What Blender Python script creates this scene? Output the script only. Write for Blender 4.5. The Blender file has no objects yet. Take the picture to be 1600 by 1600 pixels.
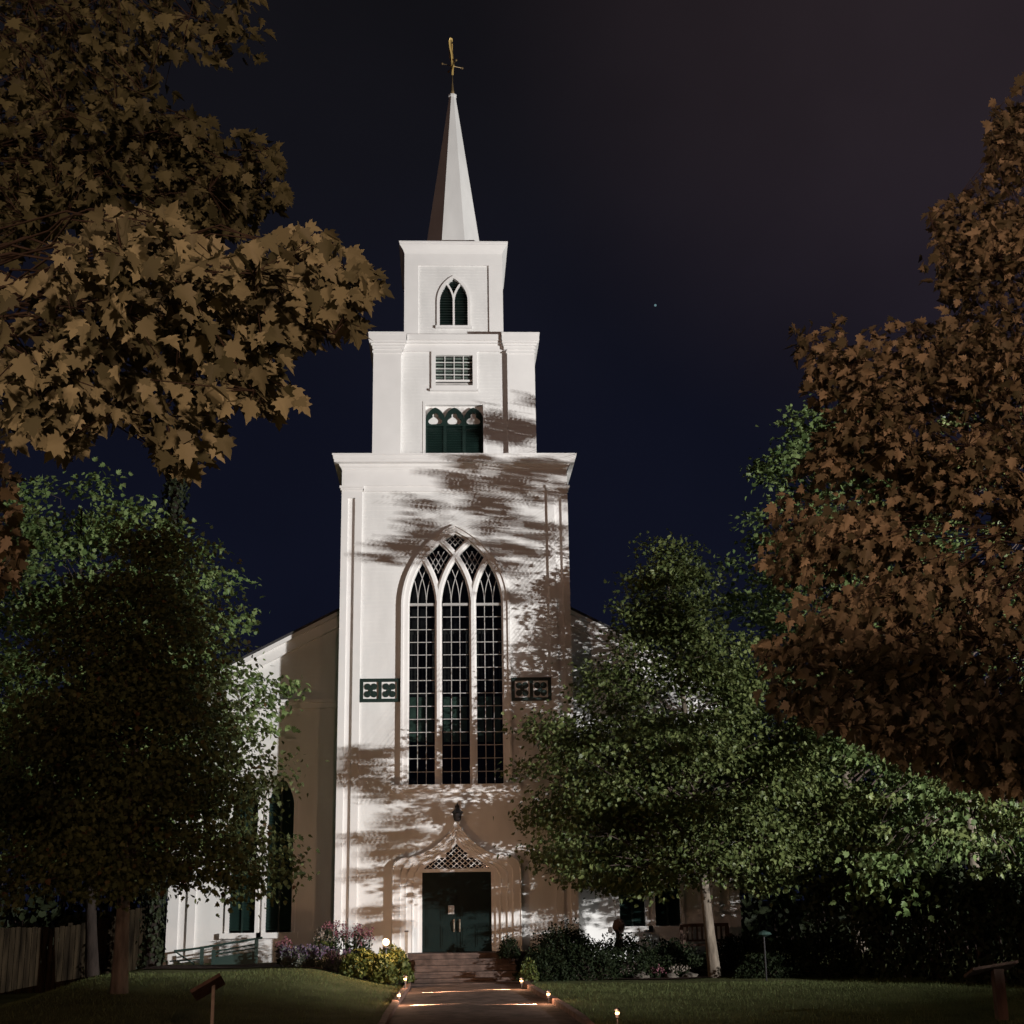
import bpy, math, random
import numpy as np
from mathutils import Vector, Matrix
from mathutils.geometry import tessellate_polygon

random.seed(7)
SC = bpy.context.scene
COL = SC.collection
R = math.radians

# ------------------------------------------------------------------ camera
CAM = np.array([-0.29, -38.0, 2.1])
FPX = 2179.0
yaw, pitch, roll = 0.05, math.atan(610 / 2179.0), 0.016
c_fw = np.array([math.sin(yaw) * math.cos(pitch), math.cos(yaw) * math.cos(pitch), math.sin(pitch)])
c_rt = np.array([math.cos(yaw), -math.sin(yaw), 0.0])
c_up = np.cross(c_rt, c_fw)
c_r2 = c_rt * math.cos(roll) - c_up * math.sin(roll)
c_u2 = c_rt * math.sin(roll) + c_up * math.cos(roll)
cam_d = bpy.data.cameras.new('camera')
cam_d.sensor_width = 36.0
cam_d.lens = 36.0 * FPX / 1600.0
cam_d.clip_start, cam_d.clip_end = 0.1, 5000
cam = bpy.data.objects.new('camera', cam_d)
COL.objects.link(cam)
M = Matrix(((c_r2[0], c_u2[0], -c_fw[0], CAM[0]), (c_r2[1], c_u2[1], -c_fw[1], CAM[1]),
            (c_r2[2], c_u2[2], -c_fw[2], CAM[2]), (0, 0, 0, 1)))
cam.matrix_world = M
SC.camera = cam


def at(px, py, Y):
    """pixel of the 1600 px photograph -> point on the plane y = Y"""
    d = c_fw * FPX + c_r2 * (px - 800) + c_u2 * (800 - py)
    return CAM + d * ((Y - CAM[1]) / d[1])


# ------------------------------------------------------------------ world, exposure
W = bpy.data.worlds.new('World')
SC.world = W
W.use_nodes = True
nt = W.node_tree
nt.nodes.clear()
wo = nt.nodes.new('ShaderNodeOutputWorld')
bg = nt.nodes.new('ShaderNodeBackground')
tc = nt.nodes.new('ShaderNodeTexCoord')
sep = nt.nodes.new('ShaderNodeSeparateXYZ')
nt.links.new(tc.outputs['Generated'], sep.inputs[0])
rmp = nt.nodes.new('ShaderNodeValToRGB')
el = rmp.color_ramp.elements
el[0].position, el[0].color = 0.10, (0.0047, 0.0060, 0.0155, 1)
el[1].position, el[1].color = 0.70, (0.0072, 0.0064, 0.0072, 1)
e = el.new(0.33); e.color = (0.0047, 0.0055, 0.0125, 1)
e = el.new(0.50); e.color = (0.0058, 0.0058, 0.0088, 1)
nt.links.new(sep.outputs['Z'], rmp.inputs[0])
dt = nt.nodes.new('ShaderNodeVectorMath'); dt.operation = 'DOT_PRODUCT'
nt.links.new(tc.outputs['Generated'], dt.inputs[0])
_g = at(1620, -120, 0) - CAM
_g = _g / np.linalg.norm(_g)
dt.inputs[1].default_value = tuple(_g)
r2 = nt.nodes.new('ShaderNodeValToRGB')
r2.color_ramp.interpolation = 'EASE'
r2.color_ramp.elements[0].position, r2.color_ramp.elements[0].color = 0.925, (0, 0, 0, 1)
r2.color_ramp.elements[1].position, r2.color_ramp.elements[1].color = 1.0, (0.0150, 0.0095, 0.0108, 1)
nt.links.new(dt.outputs['Value'], r2.inputs[0])
mx = nt.nodes.new('ShaderNodeMix'); mx.data_type = 'RGBA'; mx.blend_type = 'ADD'
mx.inputs[0].default_value = 1.0
nt.links.new(rmp.outputs[0], mx.inputs[6]); nt.links.new(r2.outputs[0], mx.inputs[7])
cn = nt.nodes.new('ShaderNodeTexNoise'); cn.inputs['Scale'].default_value = 3.5; cn.inputs['Detail'].default_value = 5
nt.links.new(tc.outputs['Generated'], cn.inputs['Vector'])
cm_ = nt.nodes.new('ShaderNodeMapRange'); cm_.inputs['From Min'].default_value = 0.3; cm_.inputs['From Max'].default_value = 0.7
cm_.inputs['To Min'].default_value = 0.82; cm_.inputs['To Max'].default_value = 1.18
nt.links.new(cn.outputs['Fac'], cm_.inputs['Value']); nt.links.new(cm_.outputs[0], bg.inputs[1])
nt.links.new(mx.outputs[2], bg.inputs[0])
bg.inputs[1].default_value = 1.0
nt.links.new(bg.outputs[0], wo.inputs[0])
SC.view_settings.view_transform = 'Standard'
SC.view_settings.look = 'None'
SC.view_settings.exposure = 0.0
SC.view_settings.gamma = 1.0
SC.render.engine = 'CYCLES'
SC.cycles.use_denoising = True
SC.cycles.max_bounces = 6
SC.cycles.transparent_max_bounces = 12
SC.cycles.sample_clamp_indirect = 4.0
SC.cycles.caustics_reflective = SC.cycles.caustics_refractive = False

# ------------------------------------------------------------------ main lights
L = np.array([28.0, -28.0, 6.0])          # floodlight pole on the lawn, outside the frame on the right
FLOOD_W = 15400.0
LAMP = np.array([2.6, -43.0, 4.6])        # sodium street lamp behind the photographer


def look_at(o, p, t):
    d = Vector(tuple(np.array(t, float) - np.array(p, float)))
    o.matrix_world = Matrix.Translation(Vector(tuple(p))) @ d.to_track_quat('-Z', 'Y').to_matrix().to_4x4()


def spot(name, p, t, power, color, deg, blend, radius, parent=None):
    l = bpy.data.lights.new(name, 'SPOT')
    l.energy, l.color, l.spot_size, l.spot_blend, l.shadow_soft_size = power, color, R(deg), blend, radius
    o = bpy.data.objects.new(name, l); COL.objects.link(o)
    look_at(o, p, t)
    return o


AIM = R(39)
aim_f = np.array([-math.sin(AIM), math.cos(AIM), 0]); aim_l = np.array([-math.cos(AIM), -math.sin(AIM), 0])
HEADS = [L + aim_l * (0.15 * (k - 2)) for k in range(5)]
FLOOD_COL = (1.0, 0.98, 0.95)
for hpos in HEADS:
    spot('flood_beam', hpos, hpos + aim_f * 10 + np.array([0, 0, 3.2]), FLOOD_W, FLOOD_COL, 130, 0.3, 0.010)
sl = bpy.data.lights.new('street_lamp_glow', 'POINT')
sl.energy, sl.color, sl.shadow_soft_size = 3300, (1.0, 0.585, 0.40), 0.25
so = bpy.data.objects.new('street_lamp_glow', sl); COL.objects.link(so); so.location = LAMP
sl2 = bpy.data.lights.new('left_fill_glow', 'POINT')      # added fill lifting the dark left maple and lawn, not a known lamp
sl2.energy, sl2.color, sl2.shadow_soft_size = 2600, (1.0, 0.585, 0.40), 0.25
so2 = bpy.data.objects.new('left_fill_glow', sl2); COL.objects.link(so2); so2.location = (-15.0, -41.0, 6.5)


# ------------------------------------------------------------------ materials
MAT = {}


def mat(name, col, rough=0.6, spec=0.3, var=0.0, scale=8.0, bump=0.0, bscale=30.0, metal=0.0, col2=None, stretch=None, fac=(0.35, 0.65)):
    m = bpy.data.materials.new(name); m.use_nodes = True
    n, l = m.node_tree.nodes, m.node_tree.links
    b = n['Principled BSDF']
    b.inputs['Base Color'].default_value = (*col, 1)
    b.inputs['Roughness'].default_value = rough
    b.inputs['Specular IOR Level'].default_value = spec
    b.inputs['Metallic'].default_value = metal
    t = n.new('ShaderNodeTexCoord'); vec = t.outputs['Object']
    if stretch:
        mp = n.new('ShaderNodeMapping'); mp.inputs['Scale'].default_value = stretch
        l.new(vec, mp.inputs[0]); vec = mp.outputs[0]
    if var or col2:
        no = n.new('ShaderNodeTexNoise'); no.inputs['Scale'].default_value = scale; no.inputs['Detail'].default_value = 6
        l.new(vec, no.inputs['Vector'])
        cr = n.new('ShaderNodeValToRGB')
        c2 = col2 or tuple(min(1, c * (1 + var)) for c in col)
        c1 = col if col2 else tuple(c * (1 - var) for c in col)
        cr.color_ramp.elements[0].position, cr.color_ramp.elements[0].color = fac[0], (*c1, 1)
        cr.color_ramp.elements[1].position, cr.color_ramp.elements[1].color = fac[1], (*c2, 1)
        l.new(no.outputs['Fac'], cr.inputs[0]); l.new(cr.outputs[0], b.inputs['Base Color'])
    if bump:
        nb = n.new('ShaderNodeTexNoise'); nb.inputs['Scale'].default_value = bscale; nb.inputs['Detail'].default_value = 5
        l.new(vec, nb.inputs['Vector'])
        bp = n.new('ShaderNodeBump'); bp.inputs['Strength'].default_value = bump; bp.inputs['Distance'].default_value = 0.02
        l.new(nb.outputs['Fac'], bp.inputs['Height']); l.new(bp.outputs[0], b.inputs['Normal'])
    MAT[name] = m
    return m


def leaf_mat(name, c1, c2, trans=0.25, rough=0.5, spec=0.25, c3=None):
    m = bpy.data.materials.new(name); m.use_nodes = True
    n, l = m.node_tree.nodes, m.node_tree.links
    b = n['Principled BSDF']; out = n['Material Output']
    g = n.new('ShaderNodeNewGeometry')
    cr = n.new('ShaderNodeValToRGB')
    cr.color_ramp.elements[0].color = (*c1, 1); cr.color_ramp.elements[1].color = (*c2, 1)
    if c3:
        e = cr.color_ramp.elements.new(0.93); e.color = (*c2, 1)
        cr.color_ramp.elements[-1].color = (*c3, 1)
    l.new(g.outputs['Random Per Island'], cr.inputs[0])
    l.new(cr.outputs[0], b.inputs['Base Color'])
    b.inputs['Roughness'].default_value = rough; b.inputs['Specular IOR Level'].default_value = spec
    tr = n.new('ShaderNodeBsdfTranslucent'); l.new(cr.outputs[0], tr.inputs[0])
    ms = n.new('ShaderNodeMixShader'); ms.inputs[0].default_value = trans
    l.new(b.outputs[0], ms.inputs[1]); l.new(tr.outputs[0], ms.inputs[2]); l.new(ms.outputs[0], out.inputs[0])
    MAT[name] = m
    return m


def emit_mat(name, col, s):
    m = bpy.data.materials.new(name); m.use_nodes = True
    b = m.node_tree.nodes['Principled BSDF']
    b.inputs['Base Color'].default_value = (*col, 1)
    b.inputs['Emission Color'].default_value = (*col, 1); b.inputs['Emission Strength'].default_value = s
    MAT[name] = m


def glass_mat():
    m = bpy.data.materials.new('window_glass'); m.use_nodes = True
    n, l = m.node_tree.nodes, m.node_tree.links
    n.remove(n['Principled BSDF']); out = n['Material Output']
    tr = n.new('ShaderNodeBsdfTransparent'); tr.inputs[0].default_value = (0.75, 0.8, 0.78, 1)
    gl = n.new('ShaderNodeBsdfGlossy'); gl.inputs['Roughness'].default_value = 0.03
    lw_ = n.new('ShaderNodeLayerWeight'); lw_.inputs[0].default_value = 0.5
    pw = n.new('ShaderNodeMath'); pw.operation = 'POWER'; pw.inputs[1].default_value = 4.0; l.new(lw_.outputs['Facing'], pw.inputs[0])
    fr = n.new('ShaderNodeMath'); fr.operation = 'MULTIPLY_ADD'; fr.inputs[1].default_value = 0.5; fr.inputs[2].default_value = 0.06; l.new(pw.outputs[0], fr.inputs[0])
    t = n.new('ShaderNodeTexCoord'); no = n.new('ShaderNodeTexNoise'); no.inputs['Scale'].default_value = 2.2
    l.new(t.outputs['Object'], no.inputs['Vector'])
    bp = n.new('ShaderNodeBump'); bp.inputs['Strength'].default_value = 0.15; bp.inputs['Distance'].default_value = 0.03
    l.new(no.outputs['Fac'], bp.inputs['Height']); l.new(bp.outputs[0], gl.inputs['Normal'])
    ms = n.new('ShaderNodeMixShader'); l.new(fr.outputs[0], ms.inputs[0])
    l.new(tr.outputs[0], ms.inputs[1]); l.new(gl.outputs[0], ms.inputs[2]); l.new(ms.outputs[0], out.inputs[0])
    MAT['glass'] = m


mat('white', (0.76, 0.752, 0.738), 0.55, 0.25, var=0.06, scale=2.2, stretch=(1, 1, 0.3), bump=0.06, bscale=25)
mat('trim', (0.80, 0.785, 0.77), 0.5, 0.3, var=0.025, scale=2.0)
mat('green', (0.011, 0.026, 0.022), 0.45, 0.3, var=0.12, scale=5)
mat('green_door', (0.005, 0.013, 0.012), 0.5, 0.12, var=0.15, scale=3)
mat('interior', (0.022, 0.017, 0.019), 0.8, 0.1, var=0.4, scale=2.0)
mat('interior_green', (0.07, 0.105, 0.09), 0.6, 0.2, var=0.25, scale=3.0)
mat('interior_brown', (0.05, 0.04, 0.042), 0.7, 0.2, var=0.35, scale=6.0, stretch=(1, 1, 0.15))
mat('blind', (0.62, 0.60, 0.58), 0.6, 0.2, var=0.3, scale=1.5)
mat('roof', (0.06, 0.058, 0.06), 0.8, 0.2, var=0.3, scale=4, bump=0.3)
mat('gold', (0.75, 0.52, 0.18), 0.4, 0.5, metal=0.35)
mat('gold_dull', (0.20, 0.14, 0.07), 0.5, 0.4, metal=0.5)
mat('black_metal', (0.03, 0.028, 0.03), 0.4, 0.4)
mat('rail_metal', (0.03, 0.055, 0.048), 0.5, 0.3)
mat('steel', (0.25, 0.25, 0.25), 0.4, 0.5, metal=0.8)
mat('brass', (0.16, 0.13, 0.10), 0.4, 0.4, metal=0.5)
mat('paper', (0.5, 0.48, 0.46), 0.7, 0.1, var=0.25, scale=22)
mat('step_stone', (0.10, 0.068, 0.056), 0.85, 0.2, var=0.35, scale=5, bump=0.5, bscale=22)
mat('path', (0.135, 0.098, 0.085), 0.9, 0.2, var=0.35, scale=3.2, bump=0.6, bscale=60)
mat('kerb', (0.17, 0.105, 0.085), 0.85, 0.2, var=0.3, scale=6, bump=0.4)
mat('lawn', (0.078, 0.086, 0.034), 0.95, 0.1, col2=(0.135, 0.145, 0.062), scale=1.1, bump=0.8, bscale=45)
mat('mulch', (0.045, 0.028, 0.022), 0.95, 0.1, var=0.5, scale=14, bump=1.0, bscale=35)
mat('bark', (0.09, 0.072, 0.056), 0.9, 0.15, col2=(0.21, 0.175, 0.14), scale=7, bump=0.8, bscale=18, stretch=(1, 1, 0.25))
mat('bark_black', (0.018, 0.014, 0.012), 0.9, 0.1, col2=(0.035, 0.027, 0.023), scale=7, bump=0.8, bscale=18, stretch=(1, 1, 0.25))
mat('bark_dark', (0.055, 0.042, 0.036), 0.9, 0.1, col2=(0.095, 0.07, 0.06), scale=7, bump=0.8, bscale=18, stretch=(1, 1, 0.25))
mat('twig', (0.035, 0.025, 0.018), 0.7, 0.2, var=0.2)
mat('fence_wood', (0.008, 0.006, 0.004), 0.9, 0.05, col2=(0.038, 0.028, 0.017), scale=2.5, stretch=(3, 3, 0.35), bump=0.5, bscale=25)
mat('old_wood', (0.10, 0.065, 0.05), 0.85, 0.15, var=0.3, scale=6, stretch=(1, 1, 0.3), bump=0.4)
mat('pale_wood', (0.34, 0.29, 0.24), 0.8, 0.15, var=0.2, scale=8)
mat('rock', (0.07, 0.06, 0.053), 0.9, 0.2, col2=(0.14, 0.12, 0.10), scale=5, bump=0.7, bscale=12)
mat('pink_rock', (0.09, 0.06, 0.05), 0.9, 0.2, col2=(0.14, 0.095, 0.08), scale=5, bump=0.6, bscale=12)
mat('stem', (0.05, 0.075, 0.03), 0.7, 0.2)
emit_mat('lamp_hot', (1.0, 0.70, 0.42), 5)
emit_mat('lamp_path', (1.0, 0.55, 0.24), 5)
_b = MAT['lamp_hot'].node_tree; _lw = _b.nodes.new('ShaderNodeLayerWeight'); _lw.inputs[0].default_value = 0.5
_cr = _b.nodes.new('ShaderNodeValToRGB'); _cr.color_ramp.elements[0].position, _cr.color_ramp.elements[0].color = 0.10, (1.0, 0.72, 0.42, 1)
_cr.color_ramp.elements[1].position, _cr.color_ramp.elements[1].color = 0.85, (0.10, 0.030, 0.008, 1)
_b.links.new(_lw.outputs['Facing'], _cr.inputs[0]); _b.links.new(_cr.outputs[0], _b.nodes['Principled BSDF'].inputs['Emission Color'])
emit_mat('star_glow', (0.35, 0.6, 0.65), 0.35)
mat('bar', (0.40, 0.385, 0.375), 0.5, 0.3)
glass_mat()
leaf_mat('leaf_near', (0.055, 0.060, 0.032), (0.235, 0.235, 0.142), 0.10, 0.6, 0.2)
leaf_mat('leaf_near_shaded', (0.040, 0.044, 0.022), (0.11, 0.115, 0.060), 0.10, 0.6, 0.2)  # darker copy of leaf_near: shade of the upper boughs put into the colour
leaf_mat('leaf_rust', (0.075, 0.076, 0.042), (0.38, 0.315, 0.205), 0.10, 0.55, 0.25)
leaf_mat('leaf_green', (0.052, 0.075, 0.024), (0.15, 0.175, 0.062), 0.25, 0.45, 0.22)
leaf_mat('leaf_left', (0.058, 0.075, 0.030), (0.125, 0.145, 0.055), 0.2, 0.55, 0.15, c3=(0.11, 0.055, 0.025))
leaf_mat('leaf_bright', (0.065, 0.105, 0.034), (0.17, 0.22, 0.085), 0.25, 0.45, 0.22)
leaf_mat('leaf_fresh', (0.10, 0.165, 0.052), (0.24, 0.31, 0.12), 0.3, 0.45, 0.2)
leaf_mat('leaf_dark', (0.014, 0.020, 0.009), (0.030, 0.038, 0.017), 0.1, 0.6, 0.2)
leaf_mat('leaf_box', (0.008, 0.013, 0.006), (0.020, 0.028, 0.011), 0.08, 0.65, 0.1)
leaf_mat('leaf_yellow', (0.05, 0.075, 0.022), (0.14, 0.155, 0.042), 0.2, 0.5, 0.25)
leaf_mat('leaf_grey', (0.085, 0.10, 0.085), (0.15, 0.16, 0.14), 0.1, 0.7, 0.1)
leaf_mat('petal_purple', (0.11, 0.08, 0.14), (0.20, 0.15, 0.24), 0.2, 0.7, 0.1)
leaf_mat('petal_pink', (0.17, 0.06, 0.08), (0.32, 0.15, 0.18), 0.2, 0.7, 0.1)
leaf_mat('petal_white', (0.22, 0.18, 0.15), (0.36, 0.31, 0.27), 0.2, 0.7, 0.1)
leaf_mat('grass_blade', (0.08, 0.105, 0.036), (0.16, 0.185, 0.075), 0.2, 0.7, 0.1, c3=(0.11, 0.085, 0.04))


# ------------------------------------------------------------------ mesh helpers
class MB:
    def __init__(s): s.v, s.f = [], []

    def add(s, vs, fs):
        b = len(s.v); s.v += [tuple(map(float, p)) for p in vs]; s.f += [tuple(b + i for i in f) for f in fs]
        return s

    def box(s, x0, x1, y0, y1, z0, z1):
        return s.add([(x0, y0, z0), (x1, y0, z0), (x1, y1, z0), (x0, y1, z0), (x0, y0, z1), (x1, y0, z1), (x1, y1, z1), (x0, y1, z1)],
                     [(0, 3, 2, 1), (4, 5, 6, 7), (0, 1, 5, 4), (1, 2, 6, 5), (2, 3, 7, 6), (3, 0, 4, 7)])

    def obox(s, p, u, v, w):
        """box centred at p with half-axis vectors u v w"""
        p, u, v, w = (np.array(a, float) for a in (p, u, v, w))
        c = [p + a * u + b * v + d * w for d in (-1, 1) for a, b in ((-1, -1), (1, -1), (1, 1), (-1, 1))]
        return s.add(c, [(0, 3, 2, 1), (4, 5, 6, 7), (0, 1, 5, 4), (1, 2, 6, 5), (2, 3, 7, 6), (3, 0, 4, 7)])

    def prism(s, poly, y0, y1, holes=()):
        """polygon in xz extruded from y0 (front) to y1"""
        loops = [list(poly)] + [list(h) for h in holes]
        flat = [p for l in loops for p in l]
        tris = tessellate_polygon([[Vector((p[0], p[1], 0)) for p in l] for l in loops])
        n = len(flat)
        vs = [(p[0], y0, p[1]) for p in flat] + [(p[0], y1, p[1]) for p in flat]
        fs = []
        for t in tris:
            a, b, c = t
            ar = (flat[b][0] - flat[a][0]) * (flat[c][1] - flat[a][1]) - (flat[c][0] - flat[a][0]) * (flat[b][1] - flat[a][1])
            if ar < 0: b, c = c, b
            fs.append((a, b, c)); fs.append((n + a, n + c, n + b))
        k = 0
        for l in loops:
            m = len(l)
            for i in range(m):
                j = (i + 1) % m
                fs.append((k + i, k + j, n + k + j, n + k + i))
            k += m
        return s.add(vs, fs)

    def tube(s, pts, rad, n=8, cap=True):
        pts = [np.array(p, float) for p in pts]
        if not hasattr(rad, '__len__'): rad = [rad] * len(pts)
        vs, fs = [], []
        ref = np.array([0.31, 0.17, 0.93])
        for i, p in enumerate(pts):
            d = pts[min(i + 1, len(pts) - 1)] - pts[max(i - 1, 0)]
            d = d / (np.linalg.norm(d) + 1e-9)
            rr = ref if abs(d @ ref) < 0.9 else np.array([1.0, 0, 0])
            a = np.cross(d, rr); a /= np.linalg.norm(a); b = np.cross(d, a)
            for k in range(n):
                t = 2 * math.pi * k / n
                vs.append(p + rad[i] * (a * math.cos(t) + b * math.sin(t)))
        for i in range(len(pts) - 1):
            for k in range(n):
                k2 = (k + 1) % n
                fs.append((i * n + k, i * n + k2, (i + 1) * n + k2, (i + 1) * n + k))
        if cap:
            fs.append(tuple(range(n - 1, -1, -1))); fs.append(tuple((len(pts) - 1) * n + k for k in range(n)))
        return s.add(vs, fs)

    def lathe(s, c, prof, n=16):
        """prof: (radius, z) list"""
        vs, fs = [], []
        for r, z in prof:
            for k in range(n):
                t = 2 * math.pi * (k + 0.5) / n
                vs.append((c[0] + r * math.cos(t), c[1] + r * math.sin(t), c[2] + z))
        for i in range(len(prof) - 1):
            for k in range(n):
                k2 = (k + 1) % n
                fs.append((i * n + k, i * n + k2, (i + 1) * n + k2, (i + 1) * n + k))
        fs.append(tuple(range(n - 1, -1, -1))); fs.append(tuple((len(prof) - 1) * n + k for k in range(n)))
        return s.add(vs, fs)

    def ribbon(s, pts, w, y0, y1):
        """bar of in-plane width w following xz polyline"""
        P = [np.array(p, float) for p in pts]
        n = len(P); vs, fs = [], []
        for i, p in enumerate(P):
            d = P[min(i + 1, n - 1)] - P[max(i - 1, 0)]
            d = d / (np.linalg.norm(d) + 1e-9); q = np.array([-d[1], d[0]]) * w / 2
            for a, y in ((p + q, y0), (p - q, y0), (p - q, y1), (p + q, y1)): vs.append((a[0], y, a[1]))
        for i in range(n - 1):
            for k in range(4):
                k2 = (k + 1) % 4
                fs.append((4 * i + k, 4 * i + k2, 4 * i + 4 + k2, 4 * i + 4 + k))
        fs.append((3, 2, 1, 0)); b = 4 * n - 4; fs.append((b, b + 1, b + 2, b + 3))
        return s.add(vs, fs)

    def blob(s, c, r, seed=0, sub=3, amp=0.25, fr=2.0):
        import bmesh
        from mathutils import noise
        bm = bmesh.new(); bmesh.ops.create_icosphere(bm, subdivisions=sub, radius=1.0)
        base = len(s.v)
        for v in bm.verts:
            k = 1 + amp * noise.noise(v.co * fr + Vector((seed * 3.7, seed, 0)))
            s.v.append((c[0] + v.co.x * r[0] * k, c[1] + v.co.y * r[1] * k, c[2] + v.co.z * r[2] * k))
        for f in bm.faces: s.f.append(tuple(base + v.index for v in f.verts))
        bm.free()
        return s

    def build(s, name, m, parent=None, smooth=False, off=None):
        me = bpy.data.meshes.new(name)
        V = s.v if off is None else [(p[0] - off[0], p[1] - off[1], p[2] - off[2]) for p in s.v]
        me.from_pydata(V, [], s.f); me.update()
        me.materials.append(MAT[m])
        if smooth: me.polygons.foreach_set('use_smooth', [True] * len(me.polygons))
        o = bpy.data.objects.new(name, me); COL.objects.link(o)
        if off is not None and parent is None: o.location = off
        if parent is not None: o.parent = parent
        return o


def tag(o, label, cat, group=None, kind=None):
    if label: o['label'] = label
    if cat: o['category'] = cat
    if group: o['group'] = group
    if kind: o['kind'] = kind
    return o


def struct(o):
    o['kind'] = 'structure'; return o


def thing(name, loc, label, cat, group=None):
    o = bpy.data.objects.new(name, None); COL.objects.link(o); o.location = tuple(map(float, loc))
    o.empty_display_size = 0.3
    return tag(o, label, cat, group)


def copy_tree(o, parent=None):
    c = o.copy(); COL.objects.link(c)
    if parent is not None: c.parent = parent
    for ch in list(o.children): copy_tree(ch, c)
    return c


def arc(cx, cz, r, a0, a1, n=14):
    return [(cx + r * math.cos(a0 + (a1 - a0) * i / n), cz + r * math.sin(a0 + (a1 - a0) * i / n)) for i in range(n + 1)]


def lancet(xc, h, z0, zs, rad, n=12):
    """closed outline, counter-clockwise from bottom left .. returns list"""
    th = math.acos((rad - h) / rad)
    right = arc(xc + h - rad, zs, rad, 0, th, n)
    left = arc(xc - h + rad, zs, rad, math.pi - th, math.pi, n)
    return [(xc - h, z0), (xc + h, z0)] + right + left[1:]


def in_lancet(x, z, xc, h, z0, zs, rad):
    if z < z0: return False
    if z < zs: return abs(x - xc) < h
    return (x - (xc + h - rad)) ** 2 + (z - zs) ** 2 < rad * rad and (x - (xc - h + rad)) ** 2 + (z - zs) ** 2 < rad * rad


def lancet_half(z, h, zs, rad):
    """half width of a lancet at height z"""
    if z <= zs: return h
    q = rad * rad - (z - zs) ** 2
    return max(0.0, math.sqrt(q) - (rad - h)) if q > 0 else 0.0


def siding(mb, x0, x1, z0, z1, y, holes=None, exp=0.118, to=None):
    """lapped boards; holes(z) -> list of (a, b) gaps; to maps (u, depth, z) to xyz"""
    n = max(1, int(round((z1 - z0) / exp))); e = (z1 - z0) / n
    to = to or (lambda u, d, z: (u, d, z))
    for i in range(n):
        a, b = z0 + i * e, z0 + (i + 1) * e
        segs = [(x0, x1)]
        if holes:
            for (h0, h1) in holes((a + b) / 2):
                ns = []
                for (p, q) in segs:
                    if h1 <= p or h0 >= q: ns.append((p, q)); continue
                    if h0 > p: ns.append((p, h0))
                    if h1 < q: ns.append((h1, q))
                segs = ns
        for p, q in segs:
            if q - p < 0.01: continue
            mb.add([to(p, y - 0.010, a), to(q, y - 0.010, a), to(q, y - 0.003, b + 0.004), to(p, y - 0.003, b + 0.004),
                    to(p, y + 0.004, a), to(q, y + 0.004, a)],
                   [(0, 1, 2, 3), (0, 4, 5, 1)])


# ------------------------------------------------------------------ terrain
def ss(a, b, x):
    if a > b: return 1 - ss(b, a, x)
    t = min(1.0, max(0.0, (x - a) / (b - a))); return t * t * (3 - 2 * t)


PX, PH = 0.25, 1.36          # path centre and mean half width


def path_l(y): return -1.12 - 0.20 * ss(-4, -13, y)
def path_r(y): return 1.50 + 0.55 * ss(-4, -13, y)



def path_z(y): return 0.02 + 0.20 * ss(-15, -5, y)


def ground_z(x, y):
    p = path_z(y)
    left = 0.08 + 0.58 * ss(-15, -4.5, y)
    right = 0.06 + 0.16 * ss(-15, -6, y) + 0.16 * ss(-1.6, 0.3, y)
    left = left * (0.05 + 0.95 * ss(-10.5, -7.5, x))
    pl, pr = path_l(y), path_r(y)
    if x < PX:
        t = ss(0.10, 2.6, pl - x); h = p + 0.05 + (left - p - 0.05) * t
    else:
        t = ss(0.10, 2.0, x - pr); h = p + 0.05 + (right - p - 0.05) * t
    if pl - 0.05 < x < pr + 0.05 and y < -1.0: h = p - 0.06
    h += 0.025 * math.sin(x * 1.3 + y * 0.7) * math.sin(y * 0.9 - x * 0.4) * (1 if abs(x - PX) > 2.5 else 0)
    if y > 1: h = h + (0.55 - h) * ss(1, 4, y)
    return h


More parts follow.
